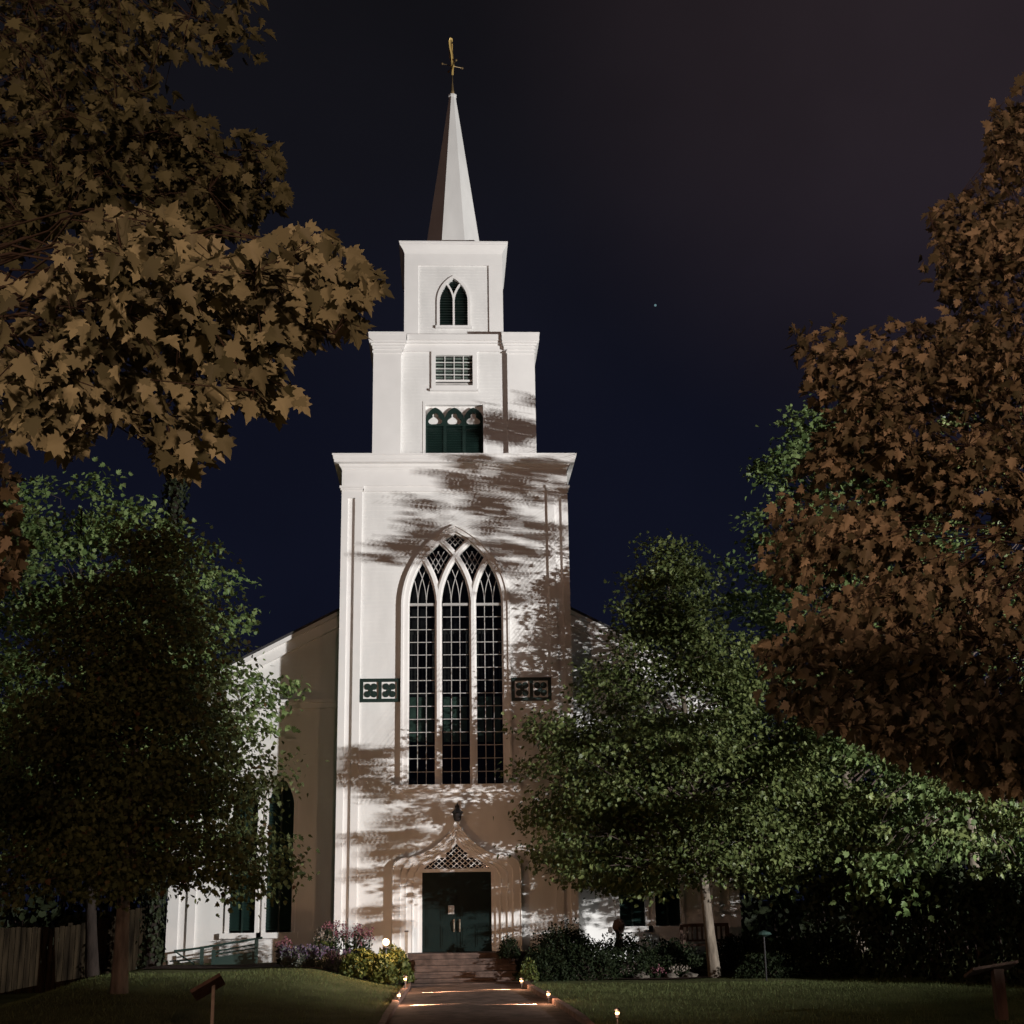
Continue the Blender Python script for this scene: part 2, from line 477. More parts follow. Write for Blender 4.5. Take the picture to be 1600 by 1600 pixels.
def build_ground():
    xs = [-400, -150, -70, -40, -28] + list(np.arange(-20, -3.5, 0.5)) + list(np.arange(-3.5, 4.51, 0.16)) + list(np.arange(5, 20.1, 0.5)) + [28, 40, 70, 150, 400]
    xs = sorted(set([round(float(x), 3) for x in xs] + [PX - PH - 0.10, PX - PH - 0.101, PX + PH + 0.10, PX + PH + 0.101]))
    ys = [-300, -120, -70, -50, -42, -38, -34, -30, -26, -23] + list(np.arange(-20, 5.1, 0.4)) + [8, 14, 25, 50, 120, 400, 900]
    vs = [(x, y, ground_z(x, y)) for y in ys for x in xs]
    nx = len(xs)
    fs = [(j * nx + i, j * nx + i + 1, (j + 1) * nx + i + 1, (j + 1) * nx + i) for j in range(len(ys) - 1) for i in range(nx - 1)]
    o = MB().add(vs, fs).build('lawn', 'lawn', smooth=True); struct(o)
    # path sheet
    m = MB(); yy = list(np.arange(-60, -2.9, 0.5)) + [-2.95]
    vs = []; fs = []
    for y in yy:
        for x, up in ((path_l(y), 0), (PX - 0.5, 0.015), (PX + 0.5, 0.015), (path_r(y), 0)): vs.append((x, y, path_z(y) + 0.004 + up))
    for j in range(len(yy) - 1):
        for i in range(3): fs.append((4 * j + i, 4 * j + i + 1, 4 * j + 5 + i, 4 * j + 4 + i))
    struct(m.add(vs, fs).build('path', 'path', smooth=True))
    for side in (-1, 1):
        m = MB(); y = -60.0
        while y < -3.0:
            y2 = min(y + 0.95, -3.0); yb = y2 - 0.02; jt = random.uniform(-0.006, 0.006)
            def ends(v):
                e = path_l(v) if side < 0 else path_r(v)
                return (e - 0.13, e - 0.003) if side < 0 else (e + 0.003, e + 0.13)
            (a0, a1), (b0, b1) = ends(y), ends(yb); z0, z1 = path_z(y), path_z(yb)
            m.add([(a0, y, z0 - 0.1), (a1, y, z0 - 0.1), (b1, yb, z1 - 0.1), (b0, yb, z1 - 0.1),
                   (a0 + jt, y, z0 + 0.10), (a1 + jt, y, z0 + 0.10), (b1 + jt, yb, z1 + 0.10), (b0 + jt, yb, z1 + 0.10)],
                  [(0, 3, 2, 1), (4, 5, 6, 7), (0, 1, 5, 4), (1, 2, 6, 5), (2, 3, 7, 6), (3, 0, 4, 7)])
            y = y2
        struct(m.build('path_kerb', 'kerb'))
    # planting beds: sheets over the lawn along the church front
    def bed(x0, x1, y0f, y1, name):
        vs, fs = [], []; nx = 24; ny = 10
        for j in range(ny + 1):
            for i in range(nx + 1):
                x = x0 + (x1 - x0) * i / nx; a = y0f(x); y = a + (y1 - a) * j / ny
                vs.append((x, y, ground_z(x, y) + 0.03))
        for j in range(ny):
            for i in range(nx): k = j * (nx + 1) + i; fs.append((k, k + 1, k + nx + 2, k + nx + 1))
        struct(MB().add(vs, fs).build(name, 'mulch', smooth=True))
    bed(-7.6, -1.25, lambda x: -2.6 - 1.2 * ss(-4.5, -1.6, x), 0.0, 'planting_bed')
    bed(2.0, 9.5, lambda x: -1.9 + 0.35 * math.sin(x * 0.9), 1.4, 'planting_bed')


build_ground()

# ------------------------------------------------------------------ church
GY = 1.6                      # plane of the nave front
ch = thing('church', (0, 0, 0.5), 'tall white clapboard church with stepped tower, green louvers and slender spire, lit by floodlights', 'church')
CO = (0, 0, 0.5)


def part(mb, name, m, parent=None, smooth=False):
    o = mb.build(name, m, parent or ch, smooth, off=CO)
    return o


HW = 3.2
ZT = 14.42
side_map = {1: (lambda u, d, z: (HW - d, u, z)), -1: (lambda u, d, z: (-HW + d, u, z))}
WR, WZS, WZ0 = 2.45, 10.05, 5.18


def win_gap(z):
    g = []
    if WZ0 - 0.1 < z < 12.30:
        h = lancet_half(z, 1.40, WZS, WR)
        if h > 0: g.append((-h, h))
    if 0.5 < z < 3.3: g.append((-1.3, 1.3))
    elif z < 3.66: g.append((-0.28, 0.28))
    return g


tw = MB()
siding(tw, -2.66, 2.66, 0.55, 13.42, 0.085, win_gap)
for sgn in (-1, 1):
    siding(tw, 0.0, 6.4, 0.55, 13.7, 0.06, to=side_map[sgn])
tw.box(-HW + 0.06, HW - 0.06, 6.33, 6.40, 0.5, 13.7)
tower = part(tw, 'tower_wall', 'white')
for sx in (-1, 1):
    pm = MB()
    def X(a): return sx * a
    def bx(a, b, y0, y1, z0, z1): pm.box(min(X(a), X(b)), max(X(a), X(b)), y0, y1, z0, z1)
    bx(3.02, 3.2, 0.0, 0.35, 0.5, 13.46); bx(2.62, 2.82, 0.0, 0.09, 0.5, 13.46)     # stiles
    bx(2.82, 3.02, 0.075, 0.09, 0.5, 13.46)                                          # sunk panel
    bx(2.82, 3.02, 0.0, 0.075, 13.18, 13.46); bx(2.82, 3.02, 0.0, 0.075, 0.5, 0.95)
    bx(2.58, 3.26, -0.05, 0.09, 13.46, 13.53); bx(2.60, 3.23, -0.03, 0.09, 13.40, 13.458)
    bx(3.202, 3.26, 0.09, 0.5, 13.46, 13.53)
    bx(2.60, 3.23, -0.05, 0.3, 0.5, 0.85)
    part(pm, 'pilaster', 'trim', tower)
fr = MB()
fr.box(-3.2, 3.2, 0.004, 6.4, 13.532, 14.08)
fr.box(-2.58, 2.58, 0.03, 0.1, 13.38, 13.53)
part(fr, 'frieze', 'trim', tower)


def cornice(hw, y0, y1, zt, prof, name, parent, open_top=False):
    """moulded cornice round a square stage; prof: (projection, z below top)"""
    m = MB(); vs, fs = [], []
    for pr, dz in prof:
        vs += [(-hw - pr, y0 - pr, zt - dz), (hw + pr, y0 - pr, zt - dz), (hw + pr, y1 + pr, zt - dz), (-hw - pr, y1 + pr, zt - dz)]
    n = len(prof)
    for i in range(n - 1):
        for k in range(4):
            k2 = (k + 1) % 4; fs.append((4 * i + k2, 4 * i + k, 4 * i + 4 + k, 4 * i + 4 + k2))
    fs.append((0, 1, 2, 3)); b = 4 * (n - 1); fs.append((b + 3, b + 2, b + 1, b))
    m.add(vs, fs)
    return part(m, name, 'trim', parent)


cornice(HW, 0, 6.4, ZT, [(-0.8, -0.10), (0.27, 0), (0.27, 0.05), (0.245, 0.06), (0.235, 0.16), (0.215, 0.175), (0.215, 0.24), (0.09, 0.26), (0.06, 0.33), (0.03, 0.36), (0.0, 0.42), (-0.3, 0.42)], 'tower_cornice', tower)

# ---- great window
gw = MB()
def arch_line(hc, zs, rad, z0):
    th = math.acos((rad - hc) / rad)
    return [(-hc, z0)] + arc(-hc + rad, zs, rad, math.pi, math.pi - th, 18) + arc(hc - rad, zs, rad, th, 0, 18)[1:] + [(hc, z0)]
gwin = part(MB().ribbon(arch_line(1.385, WZS, WR, 5.17), 0.13, -0.02, 0.22), 'gothic_window', 'trim')
part(MB().ribbon(arch_line(1.475, WZS, WR + 0.09, 5.17), 0.06, -0.07, 0.09).ribbon(arch_line(1.30, WZS, WR - 0.085, 5.17), 0.05, 0.05, 0.22), 'hood_mould', 'trim', gwin)
part(MB().box(-1.74, 1.72, -0.14, 0.2, 5.03, 5.17).box(-1.62, 1.60, -0.08, 0.1, 4.95, 5.03), 'window_sill', 'trim', gwin)
mu = MB()
for sx in (-1, 1):
    xm = sx * 0.475
    for w, ya, yb in ((0.20, 0.06, 0.2), (0.09, 0.0, 0.062)):
        mu.ribbon([(xm, 5.17), (xm, WZS)], w, ya, yb)
        for dr in (-1, 1):
            # arc leaving the mullion towards dr, stopped at the outer arch
            pts = []
            cx = xm + dr * WR
            for i in range(40):
                a = i * 0.03
                p = (cx - dr * WR * math.cos(a), WZS + WR * math.sin(a))
                if not in_lancet(p[0], p[1], 0, 1.37, 5, WZS, WR): break
                pts.append(p)
            mu.ribbon(pts, w * (0.92 if dr > 0 else 0.915), ya + (0.0 if dr > 0 else 0.004), yb)
part(mu, 'mullion', 'trim', gwin)
gb = MB()
W3 = 0.0105
for xc in (-0.925, 0.0, 0.925):
    for dx in (-0.118, 0.118): gb.box(xc + dx - W3, xc + dx + W3, 0.145, 0.165, 5.17, 10.12)
    for i in range(1, 14):
        z = 5.17 + i * (10.12 - 5.17) / 14
        gb.box(xc - 0.345, xc + 0.345, 0.147, 0.163, z - W3, z + W3)
    gb.box(xc - 0.36, xc + 0.36, 0.10, 0.17, 10.08, 10.15)
    for x0 in (-0.118, 0.118):
        for dr in (-1, 1):
            pts = []
            for i in range(60):
                a = i * 0.015; p = (xc + x0 + dr * WR * (1 - math.cos(a)), 10.12 + WR * math.sin(a))
                if not in_lancet(p[0], p[1], xc, 0.345, 5, WZS, WR): break
                pts.append(p)
            if len(pts) > 2: gb.ribbon(pts, 0.022, 0.146 + 0.001 * dr, 0.163)
for (cx, cz, hx, hz) in ((-0.475, 11.33, 0.30, 0.56), (0.475, 11.33, 0.30, 0.56), (0.0, 11.99, 0.30, 0.34)):
    for k in (-1, 0, 1):
        for dr in (-1, 1):
            ang = math.atan2(hz, hx); ux, uz = dr * math.cos(ang), math.sin(ang)
            ox = k * 0.15; Ln = math.hypot(hx, hz) * 0.56
            gb.ribbon([(cx + ox - ux * Ln, cz - uz * Ln), (cx + ox + ux * Ln, cz + uz * Ln)], 0.02, 0.147 + 0.001 * dr, 0.163)
part(gb, 'glazing_bars', 'bar', gwin)
go = [(p[0], p[1]) for p in lancet(0, 1.36, 5.12, WZS, WR, 16)]
part(MB().prism(go, 0.155, 0.159), 'pane', 'glass', gwin)
ib = MB().box(-2.3, 2.3, 1.3, 1.35, 4.4, 13.0).box(-2.3, -2.27, 0.2, 1.3, 4.4, 13).box(2.27, 2.3, 0.2, 1.3, 4.4, 13).box(-2.27, 2.27, 0.2, 1.3, 4.35, 4.4).box(-2.27, 2.27, 0.2, 1.3, 12.95, 13.0)
part(ib, 'dark_interior', 'interior', gwin)
sh = MB()
for xc in (-0.925, 0.0, 0.925):
    for i, x in enumerate((-0.25, -0.02, 0.21)): sh.box(xc + x - 0.09, xc + x + 0.09, 0.42, 0.45, 6.35, 7.58)
part(sh, 'green_shutters', 'interior_green', gwin)
sh = MB()
for xc in (-0.925, 0.0, 0.925):
    for i in range(7): x = -0.3 + i * 0.1; sh.box(xc + x - 0.02, xc + x + 0.02, 0.50, 0.53, 7.75, 9.35)
    sh.box(xc - 0.34, xc + 0.34, 0.48, 0.5, 9.35, 9.43)
part(sh, 'brown_slats', 'interior_brown', gwin)

# ---- quatrefoil panels
for sx in (-1, 1):
    xa, xb = (1.52, 2.61) if sx > 0 else (-2.61, -1.52)
    za, zb = 7.40, 8.04
    q = part(MB().prism([(xa, za), (xb, za), (xb, zb), (xa, zb)], -0.005, 0.08,
             [[(xa + 0.09 + k * 0.5, za + 0.09), (xa + 0.09 + k * 0.5, zb - 0.09), (xa + 0.5 + k * 0.5, zb - 0.09), (xa + 0.5 + k * 0.5, za + 0.09)] for k in (0, 1)]),
             'quatrefoil_panel', 'green')
    part(MB().box(xa + 0.05, xb - 0.05, 0.045, 0.07, za + 0.05, zb - 0.05), 'panel_ground', 'trim', q)
    for k in (0, 1):
        cx, cz = xa + 0.295 + k * 0.5, (za + zb) / 2
        m = MB()
        for j in range(4):
            a = math.pi / 4 + j * math.pi / 2
            m.prism(arc(cx + 0.125 * math.cos(a), cz + 0.145 * math.sin(a), 0.088, 0, 2 * math.pi - 0.3927, 15), 0.02 + 0.001 * j, 0.046)
        m.prism([(cx - 0.09, cz - 0.06), (cx - 0.05, cz - 0.1), (cx + 0.0, cz - 0.055), (cx + 0.05, cz - 0.1), (cx + 0.09, cz - 0.06), (cx + 0.05, cz), (cx + 0.09, cz + 0.06), (cx + 0.05, cz + 0.1), (cx, cz + 0.055), (cx - 0.05, cz + 0.1), (cx - 0.09, cz + 0.06), (cx - 0.05, cz)], 0.015, 0.046)
        part(m, 'quatrefoil', 'green', q)

# ---- doorway
outer = [(1.70, 0.5), (1.70, 3.02), (1.66, 3.13), (1.58, 3.22), (1.45, 3.27), (1.25, 3.29), (1.02, 3.33), (0.80, 3.42), (0.56, 3.56), (0.34, 3.75), (0.17, 3.95), (0.07, 4.12), (0.0, 4.30)]
inner = [(0.91, 0.86), (0.91, 2.90), (0.88, 2.98), (0.78, 3.07), (0.60, 3.19), (0.40, 3.31), (0.22, 3.42), (0.10, 3.51), (0.0, 3.62)]
def mixc(t):
    P = []
    for side in (outer, inner):
        d = [0]
        for a, b in zip(side, side[1:]): d.append(d[-1] + math.hypot(b[0] - a[0], b[1] - a[1]))
        P.append([(np.interp(k / 40 * d[-1], d, [p[0] for p in side]), np.interp(k / 40 * d[-1], d, [p[1] for p in side])) for k in range(41)])
    return [((1 - t) * a[0] + t * b[0], (1 - t) * a[1] + t * b[1]) for a, b in zip(*P)]
ds = MB()
rings = [(0.0, 0.26, -0.13), (0.26, 0.46, -0.08), (0.46, 0.68, -0.035), (0.68, 0.86, 0.015), (0.86, 1.0, 0.07)]
for t0, t1, y in rings:
    A, B = mixc(t0), mixc(t1)
    for s in (1, -1):
        vs = [(s * p[0], y, p[1]) for p in A] + [(s * p[0], y, p[1]) for p in B] + [(s * p[0], y + (0.23 if t0 == 0 else 0.12), p[1]) for p in A] + [(s * p[0], 0.16, p[1]) for p in B]
        n = len(A); fs = []
        for i in range(n - 1):
            for (p, q) in ((0, n), (2 * n, 0), (n, 3 * n)): fs.append((p + i, p + i + 1, q + i + 1, q + i))
        ds.add(vs, fs)
sur = part(ds, 'door_surround', 'trim')
cm = MB()
for t, y, r in ((0.26, -0.10, 0.035), (0.46, -0.055, 0.035), (0.68, -0.01, 0.035), (0.03, -0.135, 0.02)):
    for s in (1, -1):
        P = [(s * p[0], y, p[1]) for p in mixc(t)]
        cm.tube(P, r, 8)
part(cm, 'colonnette', 'trim', sur, smooth=True)
part(MB().lathe((0, -0.06, 4.24), [(0.03, 0), (0.05, 0.04), (0.025, 0.07), (0.0, 0.15)], 10), 'finial', 'trim', sur)
for s in (-1, 1):
    x0, x1 = sorted((s * 1.30, s * 1.78)); part(MB().box(x0, x1, -0.17, 0.05, 0.5, 0.9), 'plinth', 'trim', sur)
part(MB().box(-0.93, 0.93, 0.04, 0.17, 2.895, 2.985), 'door_header', 'trim', sur)
fan = [(s, z) for s, z in inner[2:]]
fpoly = [(-x, z) for x, z in fan] + [(x, z) for x, z in reversed(fan[:-1])]
fl = part(MB().prism(fpoly, 0.118, 0.122), 'fanlight', 'glass')
fb = MB()
for k in range(-7, 8):
    for dr in (-1, 1):
        pts = []
        for i in range(60):
            a = i * 0.02; p = (k * 0.155 + dr * a, 2.985 + a * 0.85)
            zt = np.interp(abs(p[0]), [q[0] for q in reversed(fan)], [q[1] for q in reversed(fan)]) if abs(p[0]) < 0.88 else 0
            if p[1] < zt: pts.append(p)
        if len(pts) > 2: fb.ribbon([pts[0], pts[-1]], 0.02, 0.100 + 0.001 * dr, 0.117)
part(fb, 'lattice', 'trim', fl)
part(MB().box(-1.2, 1.2, 0.7, 0.75, 0.5, 4.0), 'dark_vestibule', 'interior', fl)
for sx in (-1, 1):
    a, b = (0.005, 0.905) if sx > 0 else (-0.905, -0.005)
    m = MB().box(a, b, 0.13, 0.175, 0.89, 2.893)
    for (za, zb) in ((1.0, 1.55), (1.68, 2.22), (2.34, 2.80)):
        for k in (0, 1):
            xa = a + 0.09 + k * 0.39; m.box(xa, xa + 0.32, 0.112, 0.131, za, zb); m.box(xa + 0.05, xa + 0.27, 0.10, 0.113, za + 0.05, zb - 0.05)
    d = part(m, 'door', 'green_door')
    hx = sx * 0.075
    part(MB().tube([(hx, 0.06, 1.42), (hx, 0.04, 1.46), (hx, 0.04, 1.62), (hx, 0.06, 1.66)], 0.013, 6).box(hx - 0.022, hx + 0.022, 0.09, 0.112, 1.38, 1.70), 'handle', 'brass', d)

# ---- belfry stage
B0, BW = 0.8, 2.4
def bel_gap(z):
    g = []
    if 14.5 < z < 16.36: g.append((-0.86, 0.86))
    if 16.86 < z < 17.92: g.append((-0.56, 0.56))
    return g
bm_ = MB(); siding(bm_, -1.62, 1.62, 14.45, 18.2, B0 + 0.17, bel_gap, exp=0.105)
for sgn in (-1, 1):
    siding(bm_, B0 + 0.0, 6.4 - B0, 14.45, 18.2, 0.05, exp=0.105, to=(lambda s: (lambda u, d, z: (s * (BW - d), u, z)))(sgn))
bm_.box(-BW + 0.05, BW - 0.05, 6.4 - B0 - 0.05, 6.4 - B0, 14.4, 18.2)
bel = part(bm_, 'belfry_wall', 'white')
for s in (-1, 1):
    m = MB(); x0, x1 = sorted((s * 1.58, s * BW))
    m.box(x0, x1, B0, B0 + 0.3, 14.43, 18.02); m.box(x0 - 0.03, x1 + 0.03, B0 - 0.03, B0 + 0.3, 17.90, 17.97)
    m.box(x0 - 0.02, x1 + 0.02, B0 - 0.02, B0 + 0.3, 14.42, 14.6)
    part(m, 'pilaster', 'trim', bel)
# frieze steps back between the pilasters
m = MB()
m.box(-1.52, 1.52, B0 + 0.10, B0 + 0.30, 18.0, 18.24)
m.box(-1.42, 1.42, B0 + 0.02, B0 + 0.30, 18.242, 18.31); m.box(-1.40, 1.40, B0 - 0.03, B0 + 0.30, 18.312, 18.50)
for s in (-1, 1):
    for (pr, za, zb) in ((0.03, 18.02, 18.12), (0.07, 18.122, 18.19), (0.12, 18.192, 18.26), (0.14, 18.262, 18.46), (0.155, 18.462, 18.52)):
        x0, x1 = sorted((s * (1.50 - pr * 0.55), s * (BW + pr)))
        m.box(x0, x1, B0 - pr, 6.4 - B0 + pr, za, zb)
m.box(-1.4, 1.4, B0 + 0.31, 5.6, 18.40, 18.49)
m.box(-1.4, 1.4, 5.3, 5.7, 18.0, 18.5)
part(m, 'belfry_cornice', 'trim', bel)
# sash window
sw = part(MB().prism([(-0.68, 16.80), (0.68, 16.80), (0.68, 18.0), (-0.68, 18.0)], B0 + 0.10, B0 + 0.22, [[(-0.55, 16.92), (-0.55, 17.88), (0.55, 17.88), (0.55, 16.92)]])
          .box(-0.72, 0.72, B0 + 0.06, B0 + 0.2, 16.74, 16.80), 'sash_window', 'trim')
m = MB()
for x in (-0.275, 0.0, 0.275): m.box(x - 0.01, x + 0.01, B0 + 0.20, B0 + 0.215, 17.12, 17.88)
for z in (17.29, 17.48, 17.68): m.box(-0.55, 0.55, B0 + 0.201, B0 + 0.214, z - 0.01, z + 0.01)
m.box(-0.55, 0.55, B0 + 0.19, B0 + 0.23, 17.07, 17.13)
part(m, 'sash_bars', 'trim', sw)
part(MB().box(-0.56, 0.56, B0 + 0.222, B0 + 0.226, 17.1, 17.9), 'pane', 'glass', sw)
m = MB()
for i in range(9):
    z = 16.98 + i * 0.1
    m.add([(-0.56, B0 + 0.235, z), (0.56, B0 + 0.235, z), (0.56, B0 + 0.265, z + 0.075), (-0.56, B0 + 0.265, z + 0.075)], [(0, 1, 2, 3)])
part(m, 'blind', 'blind', sw)
part(MB().box(-0.9, 0.9, B0 + 0.6, B0 + 0.65, 16.6, 18.1), 'dark_interior', 'interior', sw)
# triple louvred opening
tri = part(MB().prism([(-0.93, 14.47), (0.93, 14.47), (0.93, 16.43), (-0.93, 16.43)], B0 + 0.145, B0 + 0.20, [[(-0.85, 14.5), (-0.85, 16.35), (0.85, 16.35), (0.85, 14.5)]]), 'belfry_opening', 'trim')
part(MB().box(-0.87, 0.87, B0 + 0.40, B0 + 0.44, 14.45, 16.4).box(-0.87, -0.851, B0 + 0.2, B0 + 0.4, 14.45, 16.4).box(0.851, 0.87, B0 + 0.2, B0 + 0.4, 14.45, 16.4).box(-0.85, 0.85, B0 + 0.2, B0 + 0.4, 16.351, 16.38), 'opening_lining', 'trim', tri)
for k in (-1, 0, 1):
    xc = k * 0.5633; h = 0.281
    o = [(xc - h, 15.70), (xc + h, 15.70)] + lancet(xc, h, 15.70, 15.88, 0.42, 10)[2:]
    t = []
    t += arc(xc + 0.115, 15.845, 0.092, -math.pi / 2 + 0.0, 1.0, 8)
    t += arc(xc, 16.03, 0.085, -0.45, math.pi + 0.45, 12)
    t += arc(xc - 0.115, 15.845, 0.092, math.pi - 1.0, 1.5 * math.pi, 8)
    part(MB().prism(o, B0 + 0.27, B0 + 0.33, [list(reversed(t))]), 'trefoil_arch', 'green', tri)
    m = MB().box(xc - h, xc - h + 0.045, B0 + 0.271, B0 + 0.33, 14.5, 15.70).box(xc + h - 0.045, xc + h, B0 + 0.271, B0 + 0.33, 14.5, 15.70)
    m.box(xc - h + 0.045, xc + h - 0.045, B0 + 0.272, B0 + 0.33, 14.5, 14.57)
    for i in range(15):
        z = 14.58 + i * 0.075
        m.add([(xc - 0.236, B0 + 0.275, z), (xc + 0.236, B0 + 0.275, z), (xc + 0.236, B0 + 0.34, z + 0.085), (xc - 0.236, B0 + 0.34, z + 0.085), (xc - 0.236, B0 + 0.285, z - 0.008), (xc + 0.236, B0 + 0.285, z - 0.008)],
              [(0, 1, 2, 3), (0, 4, 5, 1)])
    part(m, 'louver', 'green', tri)

# ---- upper stage
U0, UW = 1.68, 1.52
def up_gap(z):
    if 19.1 < z < 21.05:
        h = lancet_half(z, 0.50, 19.98, 0.95)
        return [(-h, h)] if h > 0 else []
    return []
um = MB(); siding(um, -1.1, 1.1, 18.45, 21.2, U0 + 0.06, up_gap, exp=0.1)
for sgn in (-1, 1):
    siding(um, U0, 6.4 - U0, 18.45, 21.5, 0.03, exp=0.1, to=(lambda s: (lambda u, d, z: (s * (UW - d), u, z)))(sgn))
um.box(-UW + 0.03, UW - 0.03, 6.4 - U0 - 0.04, 6.4 - U0, 18.4, 21.6)
ups = part(um, 'lantern_stage_wall', 'white')
m = MB()
for s in (-1, 1):
    x0, x1 = sorted((s * 1.09, s * UW)); m.box(x0, x1, U0, U0 + 0.3, 18.45, 21.19)
m.box(-UW, UW, U0, U0 + 0.3, 21.192, 21.60)
part(m, 'corner_board', 'trim', ups)
cornice(UW, U0, 6.4 - U0, 21.93, [(-0.6, -0.06), (0.17, 0), (0.17, 0.05), (0.15, 0.06), (0.15, 0.11), (0.10, 0.17), (0.05, 0.24), (0.02, 0.30), (0.0, 0.36), (-0.2, 0.36)], 'upper_cornice', ups)
lw = part(MB().ribbon([(-0.475, 19.16)] + arc(-0.475 + 0.95, 19.98, 0.95, math.pi, math.pi - math.acos((0.95 - 0.475) / 0.95), 12) + arc(0.475 - 0.95, 19.98, 0.95, math.acos((0.95 - 0.475) / 0.95), 0, 12)[1:] + [(0.475, 19.16)], 0.09, U0 + 0.0, U0 + 0.2)
          .box(-0.56, 0.56, U0 - 0.04, U0 + 0.2, 19.08, 19.16), 'lancet_window', 'trim')
m = MB().ribbon([(0, 19.16), (0, 19.98)], 0.06, U0 + 0.03, U0 + 0.12)
for dr in (-1, 1):
    pts = []
    for i in range(40):
        a = i * 0.03; p = (dr * 0.95 * (1 - math.cos(a)), 19.98 + 0.95 * math.sin(a))
        if not in_lancet(p[0], p[1], 0, 0.46, 19, 19.98, 0.95): break
        pts.append(p)
    m.ribbon(pts, 0.055, U0 + 0.03 + 0.002 * dr, U0 + 0.12)
part(m, 'mullion', 'trim', lw)
m = MB()
for i in range(22):
    z = 19.18 + i * 0.085; h = min(0.43, lancet_half(z + 0.04, 0.44, 19.98, 0.95))
    if h > 0.03: m.add([(-h, U0 + 0.10, z), (h, U0 + 0.10, z), (h, U0 + 0.18, z + 0.095), (-h, U0 + 0.18, z + 0.095)], [(0, 1, 2, 3)])
part(m, 'louver', 'green', lw)

# ---- spire
def octa(a, z, cy=3.2):
    c = a / math.cos(math.pi / 8)
    return [(c * math.cos(math.pi / 8 + k * math.pi / 4), cy + c * math.sin(math.pi / 8 + k * math.pi / 4), z) for k in range(8)]
m = MB(); lv = [(0.935, 21.9), (0.105, 28.05), (0.135, 28.06), (0.135, 28.12), (0.08, 28.13)]
vs = sum([octa(a, z) for a, z in lv], []); fs = []
for i in range(len(lv) - 1):
    for k in range(8): k2 = (k + 1) % 8; fs.append((8 * i + k, 8 * i + k2, 8 * i + 8 + k2, 8 * i + 8 + k))
fs.append(tuple(8 * (len(lv) - 1) + k for k in range(8)))
spire = part(m.add(vs, fs), 'spire', 'white')
part(MB().lathe((0, 3.2, 28.12), [(0.085, 0), (0.05, 0.22), (0.02, 0.5), (0.014, 0.9)], 10), 'spire_cap', 'gold_dull', spire, smooth=True)
vane = part(MB().tube([(0, 3.2, 28.9), (0, 3.2, 30.1)], 0.017, 6), 'weather_vane', 'gold')
m = MB()
for k, (dx, dz) in enumerate(((1, -0.0), (-1, 0.0))):
    pass
for a in (0.35, 0.35 + math.pi / 2, 0.35 + math.pi, 0.35 + 1.5 * math.pi):
    e = (0.36 * math.cos(a), 3.2 + 0.36 * math.sin(a), 29.25)
    m.tube([(0, 3.2, 29.25), e], 0.012, 5); m.blob(e, (0.04, 0.04, 0.045), 1, 2, 0.0)
part(m, 'compass_arms', 'gold_dull', vane)
m = MB()
m.prism([(-0.03, 29.1), (0.035, 29.1), (0.05, 29.35), (0.02, 29.6), (-0.01, 29.75), (-0.03, 29.95), (-0.02, 30.1), (-0.06, 30.2), (-0.12, 30.05), (-0.10, 29.8), (-0.05, 29.55), (-0.03, 29.3)], 2.95, 3.5)
m.blob((0.0, 3.2, 29.25), (0.075, 0.075, 0.075), 0, 2, 0.0); m.blob((-0.03, 3.1, 30.18), (0.05, 0.12, 0.06), 0, 2, 0.0)
part(m, 'vane_figure', 'gold', vane, smooth=True)

# ---- nave behind the tower
EX, EZ, SL = 7.75, 7.85, 0.515
def roofz(x): return EZ + (EX - abs(x)) * SL
WL = [(-5.80, 0.40, 1.42, 4.75, 1.05), (-4.82, 0.40, 1.42, 4.75, 1.05)]
WINS = [(s * x, h, z0, zs, rd) for s in (1, -1) for x, h, z0, zs, rd in WL]
nv = MB()
def nave_gap(z):
    g = [(-3.1, 3.1)] if z < 13 else []
    for xc, h, z0, zs, rd in WINS:
        if z0 - 0.05 < z < zs + 1.0:
            hh = lancet_half(z, h + 0.05, zs, rd + 0.05)
            if hh > 0: g.append((xc - hh, xc + hh))
    if z > EZ:
        xr = EX - (z + 0.06 - EZ) / SL; g += [(-99, -xr), (xr, 99)]
    return g
siding(nv, -EX + 0.1, EX - 0.1, 0.5, 10.1, GY, nave_gap)
for s in (-1, 1):
    siding(nv, GY, 26.0, 0.5, EZ, 0.0, to=(lambda s: (lambda u, d, z: (s * (EX - d), u, z)))(s))
nv.box(-EX + 0.03, EX - 0.03, 25.95, 26.0, 0.4, EZ)
nave = part(nv, 'nave_wall', 'white')
for s in (-1, 1):
    m = MB()
    def bx2(a, b, y0, y1, z0, z1): x0, x1 = sorted((s * a, s * b)); m.box(x0, x1, y0, y1, z0, z1)
    bx2(7.50, 7.80, GY - 0.09, GY + 0.4, 0.4, 7.45); bx2(7.05, 7.26, GY - 0.09, GY, 0.4, 7.45); bx2(7.26, 7.50, GY - 0.025, GY, 0.4, 7.45)
    bx2(7.0, 7.86, GY - 0.13, GY + 0.45, 7.25, 7.45); bx2(7.02, 7.84, GY - 0.12, GY + 0.42, 0.4, 0.75)
    part(m, 'corner_pilaster', 'trim', nave)
for s in (-1, 1):
    m = MB(); x0, x1 = sorted((s * 3.25, s * 8.05))
    m.box(x0, x1, GY - 0.16, GY - 0.005, 7.452, 7.60); m.box(x0, x1, GY - 0.24, GY - 0.005, 7.602, 7.68)
    part(m, 'belt_course', 'trim', nave)
m = MB()
